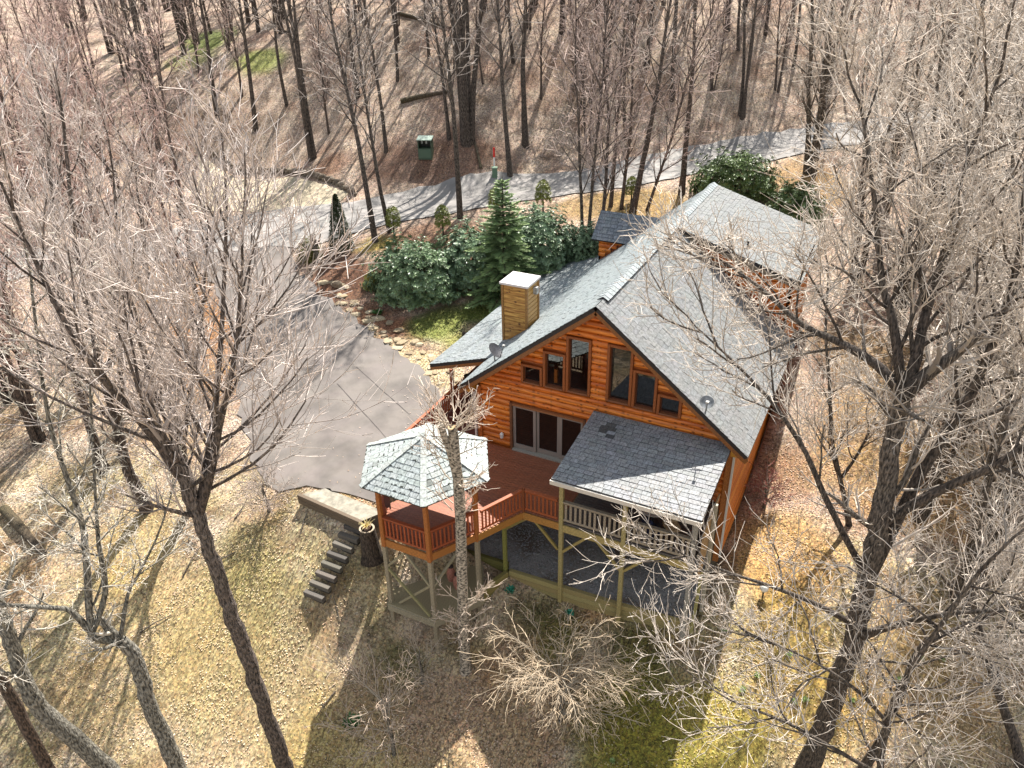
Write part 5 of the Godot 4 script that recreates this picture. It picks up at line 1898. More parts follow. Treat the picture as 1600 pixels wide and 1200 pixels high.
# ---------------------------------------------------------------- trees of the place
func make_trees() -> void:
	var V := func(a: Array) -> Array:
		var r: Array = []
		for i in range(0, a.size(), 3):
			r.append(Vector3(a[i], a[i + 1], a[i + 2]))
		return r
	var maple := prof({"n": [0, 7, 5, 2, 0], "max": 3, "cb": sc(104, 90, 80), "ct": sc(226, 212, 202), "ratio": [1.0, 0.62, 0.6, 0.65, 0.5], "wob": [0.1, 0.14, 0.14, 0.14, 0.3], "up": [0.13, 0.12, 0.12, 0.12, 0.02], "rmin": [0.026, 0.0135, 0.010, 0.009, 0.006], "seg": [5, 4, 3, 2, 2], "ang": [0.65, 0.65, 0.65, 0.6, 0.6]})
	big_tree("maple", "tall dark-trunked tree in the left foreground, nearest the garden stairs", [
		[V.call([-5.28, -6.28, 12.76, -5.34, -4.78, 12.83, -5.42, -2.32, 12.93, -5.46, -0.23, 12.98, -5.54, 1.89, 13.09, -5.58, 3.27, 13.15, -5.64, 5.54, 13.22, -5.74, 7.3, 13.35]), 0.25, 0.16, 4, 0.8, 2.8],
		[V.call([-5.72, 6.9, 13.33, -5.95, 8.2, 13.6, -6.3, 9.3, 13.9, -6.6, 10.5, 14.2, -6.9, 12.0, 14.3, -7.0, 13.6, 14.4]), 0.15, 0.03, 13, 0.1, 3.3, 0.7],
		[V.call([-5.64, 5.5, 13.22, -5.51, 6.41, 12.9, -5.39, 7.49, 12.5, -5.27, 8.65, 12.1, -5.08, 10.78, 11.5, -4.9, 12.94, 11.0]), 0.15, 0.03, 15, 0.15, 3.3, 0.75],
		[V.call([-5.64, 5.54, 13.22, -5.1, 7.0, 12.9, -4.75, 8.14, 12.7, -4.2, 9.6, 12.5, -3.9, 10.5, 12.4, -3.5, 12.2, 12.2]), 0.13, 0.03, 16, 0.15, 3.4, 0.85],
		[V.call([-5.6, 4.6, 13.18, -6.4, 5.6, 12.6, -7.2, 6.9, 12.2, -7.7, 8.3, 12.0, -8.0, 10.0, 11.8]), 0.11, 0.03, 11, 0.2, 2.4, 0.7]], maple, M.bark)
	var lich := prof({"n": [0, 6, 4, 3, 0], "max": 3, "cb": sc(150, 146, 134), "ct": sc(222, 214, 200), "up": [0.06, 0.05, 0.03, 0.02, 0.02], "wob": [0.16, 0.2, 0.25, 0.3, 0.3], "rmin": [0.02, 0.012, 0.009, 0.0075, 0.006], "seg": [5, 4, 3, 2, 2]})
	big_tree("lichen_tree", "grey lichen-barked tree in the left foreground that forks into upright stems", [
		[V.call([-8.59, -6.4, 14.29, -8.58, -5.07, 14.27, -8.63, -1.88, 14.37, -8.6, 0.11, 14.32, -8.7, 0.94, 14.49]), 0.29, 0.17, 2, 0.9, 1.6],
		[V.call([-8.7, 0.9, 14.49, -8.94, 1.39, 14.93, -8.96, 1.7, 14.98, -8.68, 4.47, 14.46, -8.63, 5.48, 14.36, -8.61, 7.76, 14.32, -8.52, 9.18, 14.17, -8.32, 11.48, 13.79]), 0.14, 0.03, 12, 0.3, 1.9],
		[V.call([-8.96, 1.6, 14.98, -9.09, 2.57, 15.22, -9.27, 2.92, 15.55, -9.74, 3.62, 16.41]), 0.1, 0.05, 3, 0.5, 1.3],
		[V.call([-8.7, 0.9, 14.49, -8.43, 2.34, 13.99, -8.25, 2.84, 13.66, -7.89, 3.84, 13.01, -7.5, 5.2, 12.4]), 0.07, 0.02, 6, 0.3, 1.6],
		[V.call([-8.96, 1.6, 14.98, -8.66, 2.74, 14.41, -8.54, 4.32, 14.2, -8.43, 5.49, 14.0, -8.08, 8.85, 13.35]), 0.1, 0.025, 9, 0.3, 1.8]], lich, M.bark)
	big_tree("lichen_tree", "thick grey lichen-barked trunk leaning up out of the bottom left corner", [
		[V.call([-10.57, -6.47, 15.2, -10.6, -5.03, 15.28, -10.91, -2.07, 15.98, -11.0, -0.48, 16.18, -10.96, 1.13, 16.09, -10.91, 2.59, 15.98, -10.88, 4.79, 15.9, -10.7, 8.0, 15.4]), 0.33, 0.1, 9, 0.45, 2.0]], lich, M.bark)
	big_tree("dark_tree", "dark brown trunk crossing the very corner at the bottom left", [
		[V.call([-12.16, -6.54, 16.17, -12.16, -4.84, 16.17, -12.19, -0.57, 16.25, -12.19, 2.03, 16.25, -12.1, 6.0, 16.0]), 0.24, 0.1, 4, 0.6, 1.6]], prof({"cb": sc(104, 84, 70), "max": 2}), M.bark)
	big_tree("maple", "dark slender tree on the left lawn, second trunk from the fallen log", [
		[V.call([-20.63, -2.34, 6.27, -20.61, -0.59, 6.24, -20.58, 1.19, 6.18, -20.59, 2.65, 6.21, -20.42, 5.43, 5.92, -19.97, 9.89, 5.15, -19.6, 12.5, 4.8]), 0.22, 0.05, 18, 0.25, 2.8, 0.65]], maple, M.bark)
	big_tree("maple", "dark tree on the left lawn whose trunk rises beside the bright grass patch", [
		[V.call([-17.05, -2.65, 7.1, -17.2, -0.5, 7.33, -17.15, 1.5, 7.26, -17.13, 3.78, 7.22, -17.08, 5.21, 7.15, -16.93, 8.47, 6.91, -16.52, 12.72, 6.28]), 0.24, 0.05, 18, 0.25, 2.9, 0.65],
		[V.call([-17.15, 1.6, 7.26, -16.6, 3.6, 6.9, -16.2, 5.8, 6.6, -15.7, 8.4, 6.2, -15.2, 11.4, 5.9]), 0.13, 0.03, 12, 0.25, 2.6, 0.65]], maple, M.bark)
	big_tree("maple", "many-stemmed tree between the left lawn and the driveway corner", [
		[V.call([-15.19, -2.4, 6.41, -15.1, -0.8, 6.4, -15.0, 0.6, 6.3]), 0.24, 0.18, 1, 0.8, 1.6],
		[V.call([-15.0, 0.5, 6.3, -14.4, 2.4, 6.0, -13.7, 4.6, 5.6, -13.1, 7.0, 5.2, -12.6, 9.4, 4.8]), 0.13, 0.03, 16, 0.2, 2.5, 0.7],
		[V.call([-15.0, 0.5, 6.3, -15.3, 2.6, 6.0, -15.5, 5.0, 5.6, -15.6, 7.5, 5.3, -15.5, 10.0, 5.0]), 0.14, 0.03, 16, 0.2, 2.6, 0.7],
		[V.call([-15.0, 0.3, 6.3, -14.6, 2.2, 6.9, -14.0, 4.2, 7.5, -13.3, 6.4, 7.9, -12.8, 8.6, 8.2]), 0.11, 0.03, 14, 0.2, 2.3, 0.7]], maple, M.bark)
	# the large spreading tree on the right
	var oak := prof({"n": [0, 8, 5, 2, 0], "max": 3, "cb": sc(92, 80, 70), "ct": sc(230, 217, 202), "ratio": [1.0, 0.62, 0.6, 0.7, 0.5], "up": [0.04, 0.06, 0.07, 0.1, 0.02], "wob": [0.2, 0.2, 0.18, 0.16, 0.3], "rmin": [0.026, 0.0135, 0.0095, 0.008, 0.006], "seg": [6, 5, 4, 3, 2], "ang": [0.75, 0.8, 0.8, 0.75, 0.7]})
	var sparse := oak.duplicate()
	sparse.n = [0, 6, 4, 2, 0]
	sparse.ratio = [1.0, 0.7, 0.68, 0.75, 0.5]
	sparse.ang = [0.65, 0.7, 0.7, 0.6, 0.6]
	var r_tree := big_tree("spreading_tree", "very large spreading tree with thick dark trunk in the right foreground", [
		[V.call([9.27, -5.24, 6.3, 9.44, -3.92, 6.31, 9.66, -0.96, 6.31, 9.74, 1.64, 6.32, 9.66, 3.51, 6.31, 9.6, 5.58, 6.31, 9.43, 7.84, 6.31, 9.42, 9.13, 6.31]), 0.33, 0.19, 5, 0.55, 3.0],
		[V.call([9.42, 9.0, 6.31, 9.47, 9.95, 6.0, 9.45, 10.8, 5.6, 9.5, 11.66, 5.2, 9.5, 13.63, 4.6, 9.7, 15.5, 4.2]), 0.15, 0.03, 13, 0.15, 3.0],
		[V.call([9.42, 9.0, 6.31, 8.87, 10.58, 5.9, 8.5, 11.27, 5.6, 8.0, 12.84, 5.2, 7.4, 14.6, 5.0]), 0.13, 0.03, 12, 0.15, 2.9],
		[V.call([9.66, 3.5, 6.31, 10.2, 7.04, 5.9, 10.7, 8.88, 5.6, 10.9, 10.57, 5.2, 10.9, 12.0, 4.9, 10.5, 14.3, 4.6]), 0.17, 0.04, 15, 0.3, 3.1],
		[V.call([9.6, 5.5, 6.31, 10.5, 6.91, 6.5, 11.6, 8.25, 6.6, 12.2, 9.52, 6.6, 12.6, 10.88, 6.5, 12.9, 12.67, 6.4]), 0.13, 0.03, 14, 0.25, 3.0],
		[V.call([9.42, 9.1, 6.31, 8.8, 9.6, 6.1, 7.9, 9.9, 5.9, 7.0, 10.1, 5.7, 5.9, 10.7, 5.4, 5.0, 11.1, 5.2]), 0.14, 0.03, 12, 0.25, 2.4],
		[V.call([9.7, 1.6, 6.31, 10.6, 3.2, 6.9, 11.6, 4.4, 7.3, 12.8, 5.2, 7.5]), 0.13, 0.03, 11, 0.25, 2.4]], oak, M.bark)
	var bb1 := MB.new()
	var bb2 := MB.new()
	for bough: Array in [
		[V.call([9.7, 3.8, 6.31, 8.9, 5.2, 6.6, 8.2, 6.4, 6.7, 7.7, 7.3, 6.7, 6.9, 8.3, 6.7, 6.3, 8.8, 6.6, 5.6, 9.3, 6.5, 4.7, 9.9, 6.4]), 0.11, 0.02, 8, 0.3, 2.5],
		[V.call([9.6, 2.2, 6.31, 8.7, 3.0, 6.9, 7.6, 3.6, 7.4, 6.6, 3.9, 7.7, 5.4, 4.3, 8.0]), 0.09, 0.02, 6, 0.25, 2.2]]:
		var bp := PackedVector3Array()
		for q: Vector3 in bough[0]:
			bp.append(q - r_tree.position)
		stem(bp, bough[1], bough[2], bough[3], bough[4], bough[5], sparse, bb1, bb2, 0.7, 0.0)
	obj("low_boughs", bb1, M.bark, r_tree)
	obj("low_twigs", bb2, M.twig, r_tree)
	big_tree("crooked_tree", "crooked grey tree right of the very large trunk, bending to the right edge", [
		[V.call([10.88, -4.96, 5.25, 11.27, -2.74, 5.3, 11.2, -1.85, 5.29, 11.35, -1.18, 5.31, 11.34, 0.22, 5.31, 11.54, 1.52, 5.33, 12.45, 2.76, 5.44, 13.11, 4.0, 5.52]), 0.15, 0.05, 12, 0.3, 3.2, 1.0]], sparse, M.bark)
	big_tree("crooked_tree", "pale slim leaning tree at the bottom right edge", [
		[V.call([15.67, -4.81, 3.61, 14.87, -3.23, 3.33, 13.55, -0.86, 2.86, 12.96, 0.41, 2.65, 12.57, 1.81, 2.52, 12.21, 4.38, 2.39, 12.0, 7.5, 2.3]), 0.16, 0.04, 14, 0.2, 3.4, 1.0]], sparse, M.bark)
	big_tree("slim_tree", "slim dark tree on the lawn beside the right eave of the house", [
		[V.call([9.24, -1.95, -3.28, 8.97, -1.29, -3.29, 8.2, 0.84, -3.3, 7.91, 1.73, -3.31, 7.45, 3.86, -3.32, 6.99, 5.79, -3.33, 6.7, 8.0, -3.4]), 0.12, 0.03, 14, 0.25, 2.3],
		[V.call([8.5, 0.0, -3.3, 8.9, 1.2, -3.5, 9.2, 3.0, -3.7, 9.3, 5.5, -3.8]), 0.07, 0.02, 9, 0.2, 2.0]], oak, M.bark)
	big_tree("leaning_tree", "slender pale tree at the lower right whose long boughs reach left over the yellow lawn", [
		[V.call([11.6, -5.2, 7.6, 11.4, -3.0, 7.7, 11.0, -0.6, 7.9, 10.8, 1.8, 8.2, 11.0, 4.2, 8.6, 11.4, 7.0, 9.0]), 0.13, 0.04, 9, 0.3, 3.0, 0.9],
		[V.call([11.1, -1.2, 7.85, 9.9, -0.2, 8.4, 8.6, 0.5, 8.7, 7.2, 0.8, 8.9, 6.0, 1.4, 9.0]), 0.07, 0.015, 7, 0.2, 2.0, 0.8],
		[V.call([10.9, 1.0, 8.1, 10.0, 2.6, 8.9, 8.9, 3.6, 9.4, 7.6, 4.2, 9.8]), 0.06, 0.015, 6, 0.2, 2.0, 0.8]], sparse, M.bark)
	# topped birch at the gazebo
	var birch := prof({"n": [0, 5, 3, 0], "max": 2, "cb": sc(190, 178, 160), "ct": sc(226, 206, 188), "up": [0.14, 0.1, 0.05, 0.0], "wob": [0.16, 0.22, 0.26, 0.3], "rmin": [0.018, 0.012, 0.009, 0.007], "seg": [5, 4, 3, 2], "ang": [0.6, 0.6, 0.7, 0.7], "split": -1})
	var bb := Vector3(-2.1, 0, 6.87)
	bb.y = ground(bb.x, bb.z)
	var B := thing("topped_birch", "topped mottled white trunk with sprays of new twigs in front of the gazebo", "tree", bb)
	var br := MB.new()
	var tg := MB.new()
	var tp := PackedVector3Array()
	for q: Vector3 in [Vector3(-2.1, bb.y - 0.3, 6.87), Vector3(-2.09, -2.85, 6.86), Vector3(-2.03, -0.48, 6.82), Vector3(-1.96, 2.73, 6.78), Vector3(-1.99, 4.2, 6.8), Vector3(-2.02, 5.43, 6.82)]:
		tp.append(q - bb)
	var sm := smooth(tp, 4)
	var ra := PackedFloat32Array()
	for i in sm.size():
		ra.append(lerpf(0.21, 0.14, float(i) / sm.size()) * rf(0.94, 1.06) + (0.1 if i == 0 else 0.0))
	br.tube(sm, ra, 10, birch.cb, birch.cb)
	var top := sm[sm.size() - 1]
	var ring: Array = []
	for s in 10:
		ring.append(top + Vector3(cos(TAU * s / 10), 0, -sin(TAU * s / 10)) * 0.14)
	br.face(ring, sc(190, 160, 120))
	br.tube(smooth(PackedVector3Array([Vector3(0.15, 8.2, -0.08), Vector3(-0.02, 9.4, 0.0), Vector3(-0.22, 10.45, 0.12)])), PackedFloat32Array([0.12, 0.12, 0.115, 0.11, 0.105, 0.1, 0.1]), 8, birch.cb, birch.cb, true)
	for s: Array in [[2.2, 9, 1.1], [3.2, 7, 1.0], [7.3, 5, 0.9], [8.4, 5, 1.1], [9.4, 6, 1.2], [10.2, 9, 1.4], [10.4, 8, 1.4]]:
		for i in s[1]:
			var a := rf(-0.9, 2.2) if s[0] < 5 else rf(0, TAU)
			var o := Vector3(cos(a), 0, sin(a))
			grow(Vector3(0.06, s[0] + rf(-0.25, 0.25), -0.05) + o * 0.15, (o + Vector3(0, rf(0.1, 1.1), 0)).normalized(), s[2] * rf(0.6, 1.2), 0.022, 0, birch, br, tg)
	obj("trunk", br, M.birch, B)
	obj("twigs", tg, M.twig, B)
	# shrubs in the foreground
	arching_shrub("pale straw-coloured bare shrub with arching twigs on the lawn below the gravel", on_ground(1.75, 7.2), 3.6, 46, 0.75, sc(232, 208, 176), 0.1)
	arching_shrub("loose grey-brown bare shrub in the shadow at the bottom, left of the pale arching one", on_ground(-3.0, 10.3), 3.4, 16, 0.8, sc(206, 184, 164), 0.0)
	arching_shrub("small bare shrub in the shade below the gazebo platform", on_ground(-3.3, 7.9), 2.0, 8, 0.6, sc(190, 172, 152), 0.0)
	arching_shrub("dark tangled bare brush at the driveway's lower corner", on_ground(-11.4, 5.9), 1.8, 26, 1.2, sc(190, 172, 160), 0.02)
	arching_shrub("reddish-twigged low shrub against the right wall under the eave", on_ground(6.0, -3.2), 1.5, 22, 1.0, sc(150, 74, 66), 0.03)
	# broken branches lying about
	for i in 26:
		var x := rf(-16, 14) if i < 16 else rf(-34, -4)
		var z := rf(5, 12) if i < 16 else rf(-36, -28)
		var p := on_ground(x, z, 0.04)
		var mb := MB.new()
		var a := rf(0, TAU)
		var l := rf(0.5, 1.5)
		var d := Vector3(cos(a), 0, sin(a)) * l
		var q := on_ground(x + d.x, z + d.z, 0.05) - p
		mb.tube(PackedVector3Array([Vector3.ZERO, q * 0.5 + Vector3(rf(-0.08, 0.08), 0.03, rf(-0.08, 0.08)), q]), PackedFloat32Array([0.03, 0.025, 0.012]), 5, bark_dark, bark_grey)
		mb.tube(PackedVector3Array([q * 0.5, q * 0.7 + Vector3(-d.z, 0.1, d.x) * 0.3]), PackedFloat32Array([0.016, 0.008]), 4, bark_grey, bark_grey)
		var o := obj("fallen_branch", mb, M.bark)
		o.position = p
		tag(o, "short broken branch lying on the ground among dead leaves", "branch", "broken branches on the ground")
	# the forest: marked trunks first
	make_protos()
	var marked: Array = [[-53.7, -33.5, 4, 1.0, "dark forked trunk high on the hillside by the green patch"], [-41.5, -24.0, 0, 0.95, "leaning slender trunk on the bank left of the stone wall's tall tree", 0.06], [-38.5, -24.9, 0, 1.0, "slender dark trunk casting a long shadow above the stone wall", 0.05], [-31.6, -23.0, 3, 1.25, "big multi-stemmed dark tree standing just above the stone wall"], [-37.2, -27.4, 1, 1.0, "thin trunk with yellowish foot behind the stone wall's big tree"], [-31.8, -25.5, 6, 1.0, "very thin straight trunk right of the stone wall's big tree"], [-45.1, -21.4, 2, 1.0, "stout dark trunk at the left end of the bank behind the reddish twigs"], [-42.4, -18.6, 2, 0.9, "pale-patched stout trunk at the left end of the concrete driveway"],
		[-19.1, -13.0, 0, 0.95, "left of two slender trunks between cone evergreen and rhododendron", -0.1], [-18.9, -14.3, 1, 1.0, "right of two slender trunks between cone evergreen and rhododendron", -0.1], [-15.7, -17.2, 0, 1.0, "tall slender trunk on the near road edge left of the spruce", -0.04], [-25.7, -24.1, 1, 1.05, "slender trunk on the bank left of the green kiosk", -0.06], [-20.2, -26.2, 4, 1.15, "large clump of five dark stems on the bank above the road"], [-21.5, -26.0, 1, 1.0, "dark slender trunk immediately right of the green kiosk", -0.06], [-16.8, -28.7, 2, 0.95, "stout trunk on the bank right of the five-stem clump"], [-16.4, -25.4, 0, 1.0, "slender trunk directly behind the spruce top", -0.05],
		[-7.1, -16.2, 5, 1.15, "pair of slim trunks nearest the small dormer"], [-6.5, -17.0, 6, 1.2, "slim trunk just behind the small dormer"], [-7.2, -20.4, 1, 0.9, "first dark trunk from the left in the group behind the small dormer", 0.02], [-6.5, -20.3, 6, 1.2, "thinnest trunk in the group behind the small dormer"], [-5.7, -20.1, 2, 0.8, "right-leaning dark trunk in the group behind the small dormer", 0.14], [-5.0, -20.6, 6, 1.1, "strongly right-leaning thin trunk beside the main ridge", 0.2], [-3.7, -23.1, 2, 0.8, "upright dark trunk above the main ridge"], [-31.3, -28.9, 2, 0.8, "dark trunk mid-slope left of the kiosk"], [-28.6, -30.5, 1, 0.9, "thin trunk mid-slope above the kiosk"], [-31.0, -34.4, 2, 0.9, "stout trunk high on the slope beside the long fallen trunk"]]
	var used: Array = []
	for m: Array in marked:
		var tilt := Vector3(m[5] if m.size() > 5 else 0.0, 0, 0)
		forest_tree(m[2], on_ground(m[0], m[1]), rf(0, TAU), m[3], m[4], "", tilt)
		used.append(Vector2(m[0], m[1]))
	# left wood: bushy reddish maples beyond the lawn
	for q: Array in [[-25.3, 6.0, "reddish bare tree on the lawn edge at the far left, level with the fallen log"], [-26.5, -0.6, "reddish bare tree behind the orange mulch island, nearest the driveway"], [-28.4, 1.1, "reddish bare tree left of the orange mulch island, halfway to the left edge"], [-33.4, 1.0, "reddish bare tree at the left edge of the photo, midway up"], [-31.0, -2.6, "reddish bare tree behind the orange mulch island, further from the driveway"], [-22.5, -1.9, "reddish bare tree standing in the orange mulch island itself"], [-24.7, 9.6, "reddish bare tree in front of the fallen log at the left edge"], [-36.2, 3.0, "reddish bare tree far left, just below the road's left end"], [-29.5, 4.5, "reddish bare tree second row behind the fallen log, right one"], [-33.5, 6.5, "reddish bare tree second row behind the fallen log, left one"], [-39.0, 0.5, "reddish bare tree far left on the near side of the road"], [-45.5, -2.5, "reddish bare tree deepest at the left beside the road's left end"]]:
		forest_tree(8, on_ground(q[0], q[1]), rf(0, TAU), rf(0.72, 0.98), q[2], "reddish bare trees left of the driveway", Vector3(rf(-0.06, 0.06), 0, rf(-0.06, 0.06)))
		used.append(Vector2(q[0], q[1]))
	for q: Array in [[-34.9, -13.0, "reddish bare tree beside the left end of the pale concrete driveway"], [-41.0, -13.2, "reddish bare tree across the road, straight left of the concrete driveway"], [-43.6, -10.6, "reddish bare tree across the road, first from the road's bend"], [-48.0, -11.5, "reddish bare tree across the road, near the left edge of the photo"], [-47.0, -16.0, "reddish bare tree left of the stout trunk behind the concrete driveway"], [-53.0, -13.0, "reddish bare tree across the road at the very left edge"], [-52.0, -20.0, "reddish bare tree high on the bank at the left, below the green patch"], [-57.0, -17.0, "reddish bare tree on the far left bank, furthest from the house"]]:
		forest_tree(8 if rng.randf() < 0.7 else 5, on_ground(q[0], q[1]), rf(0, TAU), rf(0.75, 1.0), q[2], "reddish bare trees beyond the road at the left", Vector3(rf(-0.06, 0.06), 0, rf(-0.06, 0.06)))
		used.append(Vector2(q[0], q[1]))
	# right wood: pale bushy trees beside and behind the house
	for q: Array in [[6.9, -20.4, "pale bare tree directly behind the rear right corner of the shed dormer roof"], [9.3, -17.6, "pale bare tree off the rear right corner of the house, one tree further right"], [12.2, -14.5, "pale bare tree right of the shed dormer, midway to the right edge"], [14.3, -11.2, "pale bare tree level with the main ridge's middle, near the right edge"], [11.2, -21.8, "pale bare tree behind the large spreading tree's crown, below the road"], [7.4, -26.0, "pale bare tree between the right rhododendron and the road"], [14.4, -18.8, "pale bare tree at the right edge, level with the shed dormer"], [9.8, -25.2, "pale bare tree on the road bank right of the right rhododendron"], [12.5, -27.1, "pale bare tree on the road bank, second right of the right rhododendron"], [14.2, -30.4, "pale bare tree at the right edge beside the road"], [2.9, -27.6, "pale bare tree between the two rhododendrons behind the house and the road"], [14.0, -6.7, "pale bare tree right of the slim dark tree, near the right edge"], [12.6, -9.6, "pale bare tree right of the main roof's eave, behind the large spreading tree"], [17.5, -14.5, "pale bare tree beyond the right edge, level with the shed dormer"], [17.0, -22.0, "pale bare tree beyond the right edge, just below the road"], [11.5, -4.5, "pale bare tree close behind the very large trunk, right of the eave"], [13.2, -1.5, "pale bare tree between the very large trunk and the right edge"], [17.5, -4.5, "pale bare tree beyond the right edge, level with the front gable"], [15.8, -1.0, "pale bare tree at the right edge, behind the very large trunk"]]:
		forest_tree(9, on_ground(q[0], q[1]), rf(0, TAU), rf(0.8, 1.05), q[2], "pale bare trees right of the house", Vector3(rf(-0.08, 0.08), 0, rf(-0.08, 0.08)))
		used.append(Vector2(q[0], q[1]))
	# the hillside
	var count := 0
	var tries := 0
	while count < 215 and tries < 9000:
		tries += 1
		var x := rf(-95, 45)
		var z := rf(-66, -16)
		if tries % 3 > 0:
			x = rf(-58, 10)
			z = rf(-48, -24)
		var p := Vector2(x, z)
		# keep off roads, the garden, the kiosk's clearing and the house
		if inside(p, road_low, road_top) or inside(p + Vector2(0.8, 1.2), road_low, road_top) or inside(p - Vector2(0.4, -1.6), road_low, road_top):
			continue
		if x > -44 and x < -25 and z > -23.5:
			continue
		if x < -44 and z > -24 + (x + 44) * 0.1 and rng.randf() < 0.5:
			continue
		if x > -30 and x < 10 and z > -27.0 + (x + 10) * -0.55:
			continue
		if x >= 10 and z > -36:
			continue
		if x > -27.5 and x < -19 and z > -30:
			continue
		if x > -46 and x < -33 and z > -36 and rng.randf() < 0.75:
			continue
		var ok := true
		for u: Vector2 in used:
			if u.distance_to(p) < 2.1:
				ok = false
				break
		if not ok:
			continue
		used.append(p)
		count += 1
		var kind: int = [0, 1, 2, 3, 0, 6, 5, 6, 1, 7, 7, 5][rng.randi() % 12]
		forest_tree(kind, on_ground(x, z), rf(0, TAU), rf(0.78, 1.12), "bare slender tree on the leaf-covered hillside beyond the road", "bare trees on the hillside beyond the road", Vector3(rf(-0.07, 0.07), 0, rf(-0.05, 0.05)))

# ---------------------------------------------------------------- loose ground cover
func make_litter() -> void:
	var lf := MB.new()
	lf.face([Vector3(-0.5, 0.0, 0), Vector3(0, 0.03, 0.32), Vector3(0.5, 0.0, 0)], Color.WHITE, Vector3(0, 1, 0.05).normalized())
	lf.face([Vector3(-0.5, 0.0, 0), Vector3(0.5, 0.0, 0), Vector3(0, 0.05, -0.32)], Color.WHITE, Vector3(0, 1, -0.05).normalized())
	var me := lf.mesh()
	var xf: Array = []
	var cols: Array = []
	var tones: Array = [sc(206, 182, 164), sc(188, 150, 128), sc(160, 122, 100), sc(218, 200, 184), sc(140, 104, 84), sc(196, 160, 144)]
	var tries := 0
	while xf.size() < 110000 and tries < 400000:
		tries += 1
		var x := 0.0
		var z := 0.0
		var near := rng.randf()
		if near < 0.38:
			x = rf(-24, 17)
			z = rf(-6, 17)
		elif near < 0.8:
			x = rf(-46, 14)
			z = rf(-44, -12)
		else:
			x = rf(-45, 16)
			z = rf(-26, 6)
		var p := Vector2(x, z)
		if x > -7.3 and x < 5.0 and z > -15 and z < 3.5:
			continue
		var paved := inside(p, drive_l, drive_r) or inside(p, road_low, road_top)
		if paved:
			if rng.randf() > 0.005:
				continue
		elif noise2.get_noise_2d(x * 3, z * 3) < rf(-0.3, 0.4):
			continue
		var s := rf(0.04, 0.085)
		xf.append(Transform3D(Basis(Vector3.UP, rf(0, TAU)) * Basis(Vector3.RIGHT, rf(-0.3, 0.3)) * Basis.from_scale(Vector3(s, s, s)), on_ground(x, z, 0.02 + (0.06 if paved else 0.0))))
		var gc := ground_color(x, z)
		cols.append(vary(gc.lerp(tones[rng.randi() % tones.size()], 0.45) * rf(0.7, 1.18), 0.15))
	var o := many("leaf_litter", me, M.litter, xf, cols)
	tag(o, "dry fallen leaves scattered over the lawns and hillside", "leaves", "", "stuff")
	# grass tufts
	var gb := MB.new()
	for i in 9:
		var a := TAU * i / 9 + rf(-0.3, 0.3)
		var d := Vector3(cos(a), 0, sin(a))
		var sd := Vector3(-d.z, 0, d.x) * 0.05
		gb.face([d * 0.1 - sd, d * 0.1 + sd, d * rf(0.4, 0.7) + Vector3(0, rf(0.7, 1.1), 0)], Color.WHITE, Vector3(d.x * 0.3, 1, d.z * 0.3).normalized())
	xf = []
	cols = []
	for i in 36000:
		var x := rf(-17, 14)
		var z := rf(-4, 16)
		if i % 5 == 0:
			x = rf(-13.2, -8.5)
			z = rf(-10.5, -6.2)
		if x > -7.8 and x < 5.0 and z > -15 and z < 3.6:
			continue
		if inside(Vector2(x, z), drive_l, drive_r):
			continue
		var c := ground_color(x, z)
		if c.g < c.r * 0.82 or c.g < c.b * 1.5:
			continue
		var s := rf(0.05, 0.12)
		xf.append(Transform3D(Basis(Vector3.UP, rf(0, TAU)) * Basis.from_scale(Vector3(s, s * rf(0.7, 1.3), s)), on_ground(x, z, -0.005)))
		cols.append(vary(c.lerp(Color(0.22, 0.26, 0.06), rf(0.05, 0.35)), 0.2))
	o = many("grass", gb.mesh(), M.litter, xf, cols)
	tag(o, "thin yellow-green grass in patches on the lawns", "grass", "", "stuff")

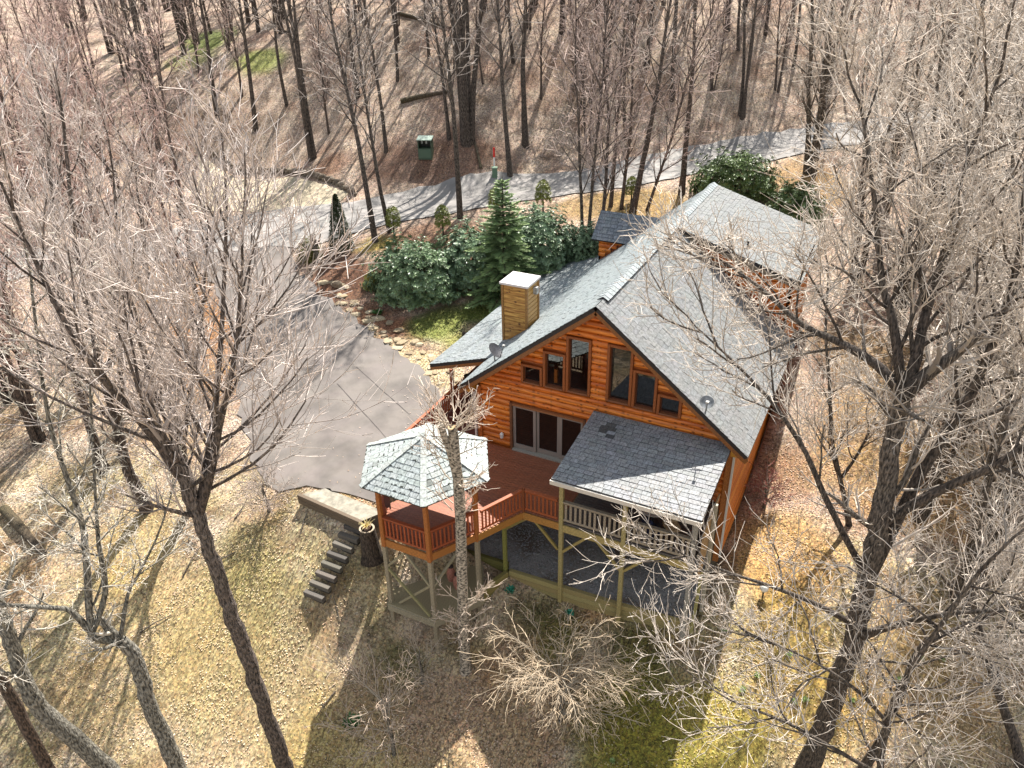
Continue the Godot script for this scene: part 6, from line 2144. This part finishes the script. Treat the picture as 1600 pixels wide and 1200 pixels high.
func _ready() -> void:
	rng.seed = 20240417
	noise.seed = 4
	noise.frequency = 0.11
	noise.fractal_octaves = 4
	noise2.seed = 9
	noise2.frequency = 0.2
	noise2.fractal_octaves = 3
	# camera
	var cam := Camera3D.new()
	cam.name = "camera"
	cam.fov = 51.26
	cam.near = 0.1
	cam.far = 700.0
	add_child(cam)
	cam.transform = Transform3D(Basis(Vector3(0.893792, -0.018035, -0.448119), Vector3(-0.210911, 0.864902, -0.455478), Vector3(0.395794, 0.501616, 0.769239)).orthonormalized(), Vector3(8.6277, 18.3331, 23.6163))
	cam.make_current()
	# sky
	var sky := ProceduralSkyMaterial.new()
	sky.sky_top_color = Color(0.66, 0.70, 0.75)
	sky.sky_horizon_color = Color(0.90, 0.90, 0.90)
	sky.sky_curve = 0.12
	sky.ground_bottom_color = Color(0.34, 0.28, 0.24)
	sky.ground_horizon_color = Color(0.6, 0.58, 0.56)
	sky.sky_energy_multiplier = 0.9
	var s := Sky.new()
	s.sky_material = sky
	var env := Environment.new()
	env.background_mode = Environment.BG_SKY
	env.sky = s
	env.tonemap_mode = Environment.TONE_MAPPER_LINEAR
	env.tonemap_exposure = 2.26
	env.ssao_enabled = true
	env.ssil_enabled = true
	env.sdfgi_enabled = true
	var we := WorldEnvironment.new()
	we.name = "environment"
	we.environment = env
	add_child(we)
	# sun: high, behind the house
	var sun := DirectionalLight3D.new()
	sun.name = "sun"
	sun.light_energy = 1.6
	sun.light_color = Color(1.0, 0.975, 0.94)
	sun.light_angular_distance = 0.5
	sun.shadow_enabled = true
	add_child(sun)
	sun.look_at_from_position(Vector3(-0.08, 1.0, -0.71), Vector3.ZERO, Vector3.UP)
	make_materials()
	make_terrain()
	make_roads()
	make_house()
	make_deck()
	make_gazebo()
	make_porch()
	make_yard()
	satellite_dish("dark round satellite dish at the left end of the front gable roof", Vector3(-4.4, 3.6, -0.3), Vector3(0.75, 0.8, -0.1), sc(70, 70, 74), 0.36)
	satellite_dish("grey round satellite dish low on the right front edge of the main roof", Vector3(4.0, 3.88, 0.45), Vector3(0.2, 0.7, 0.8), sc(150, 152, 154), 0.24)
	make_garden()
	make_trees()
	make_litter()
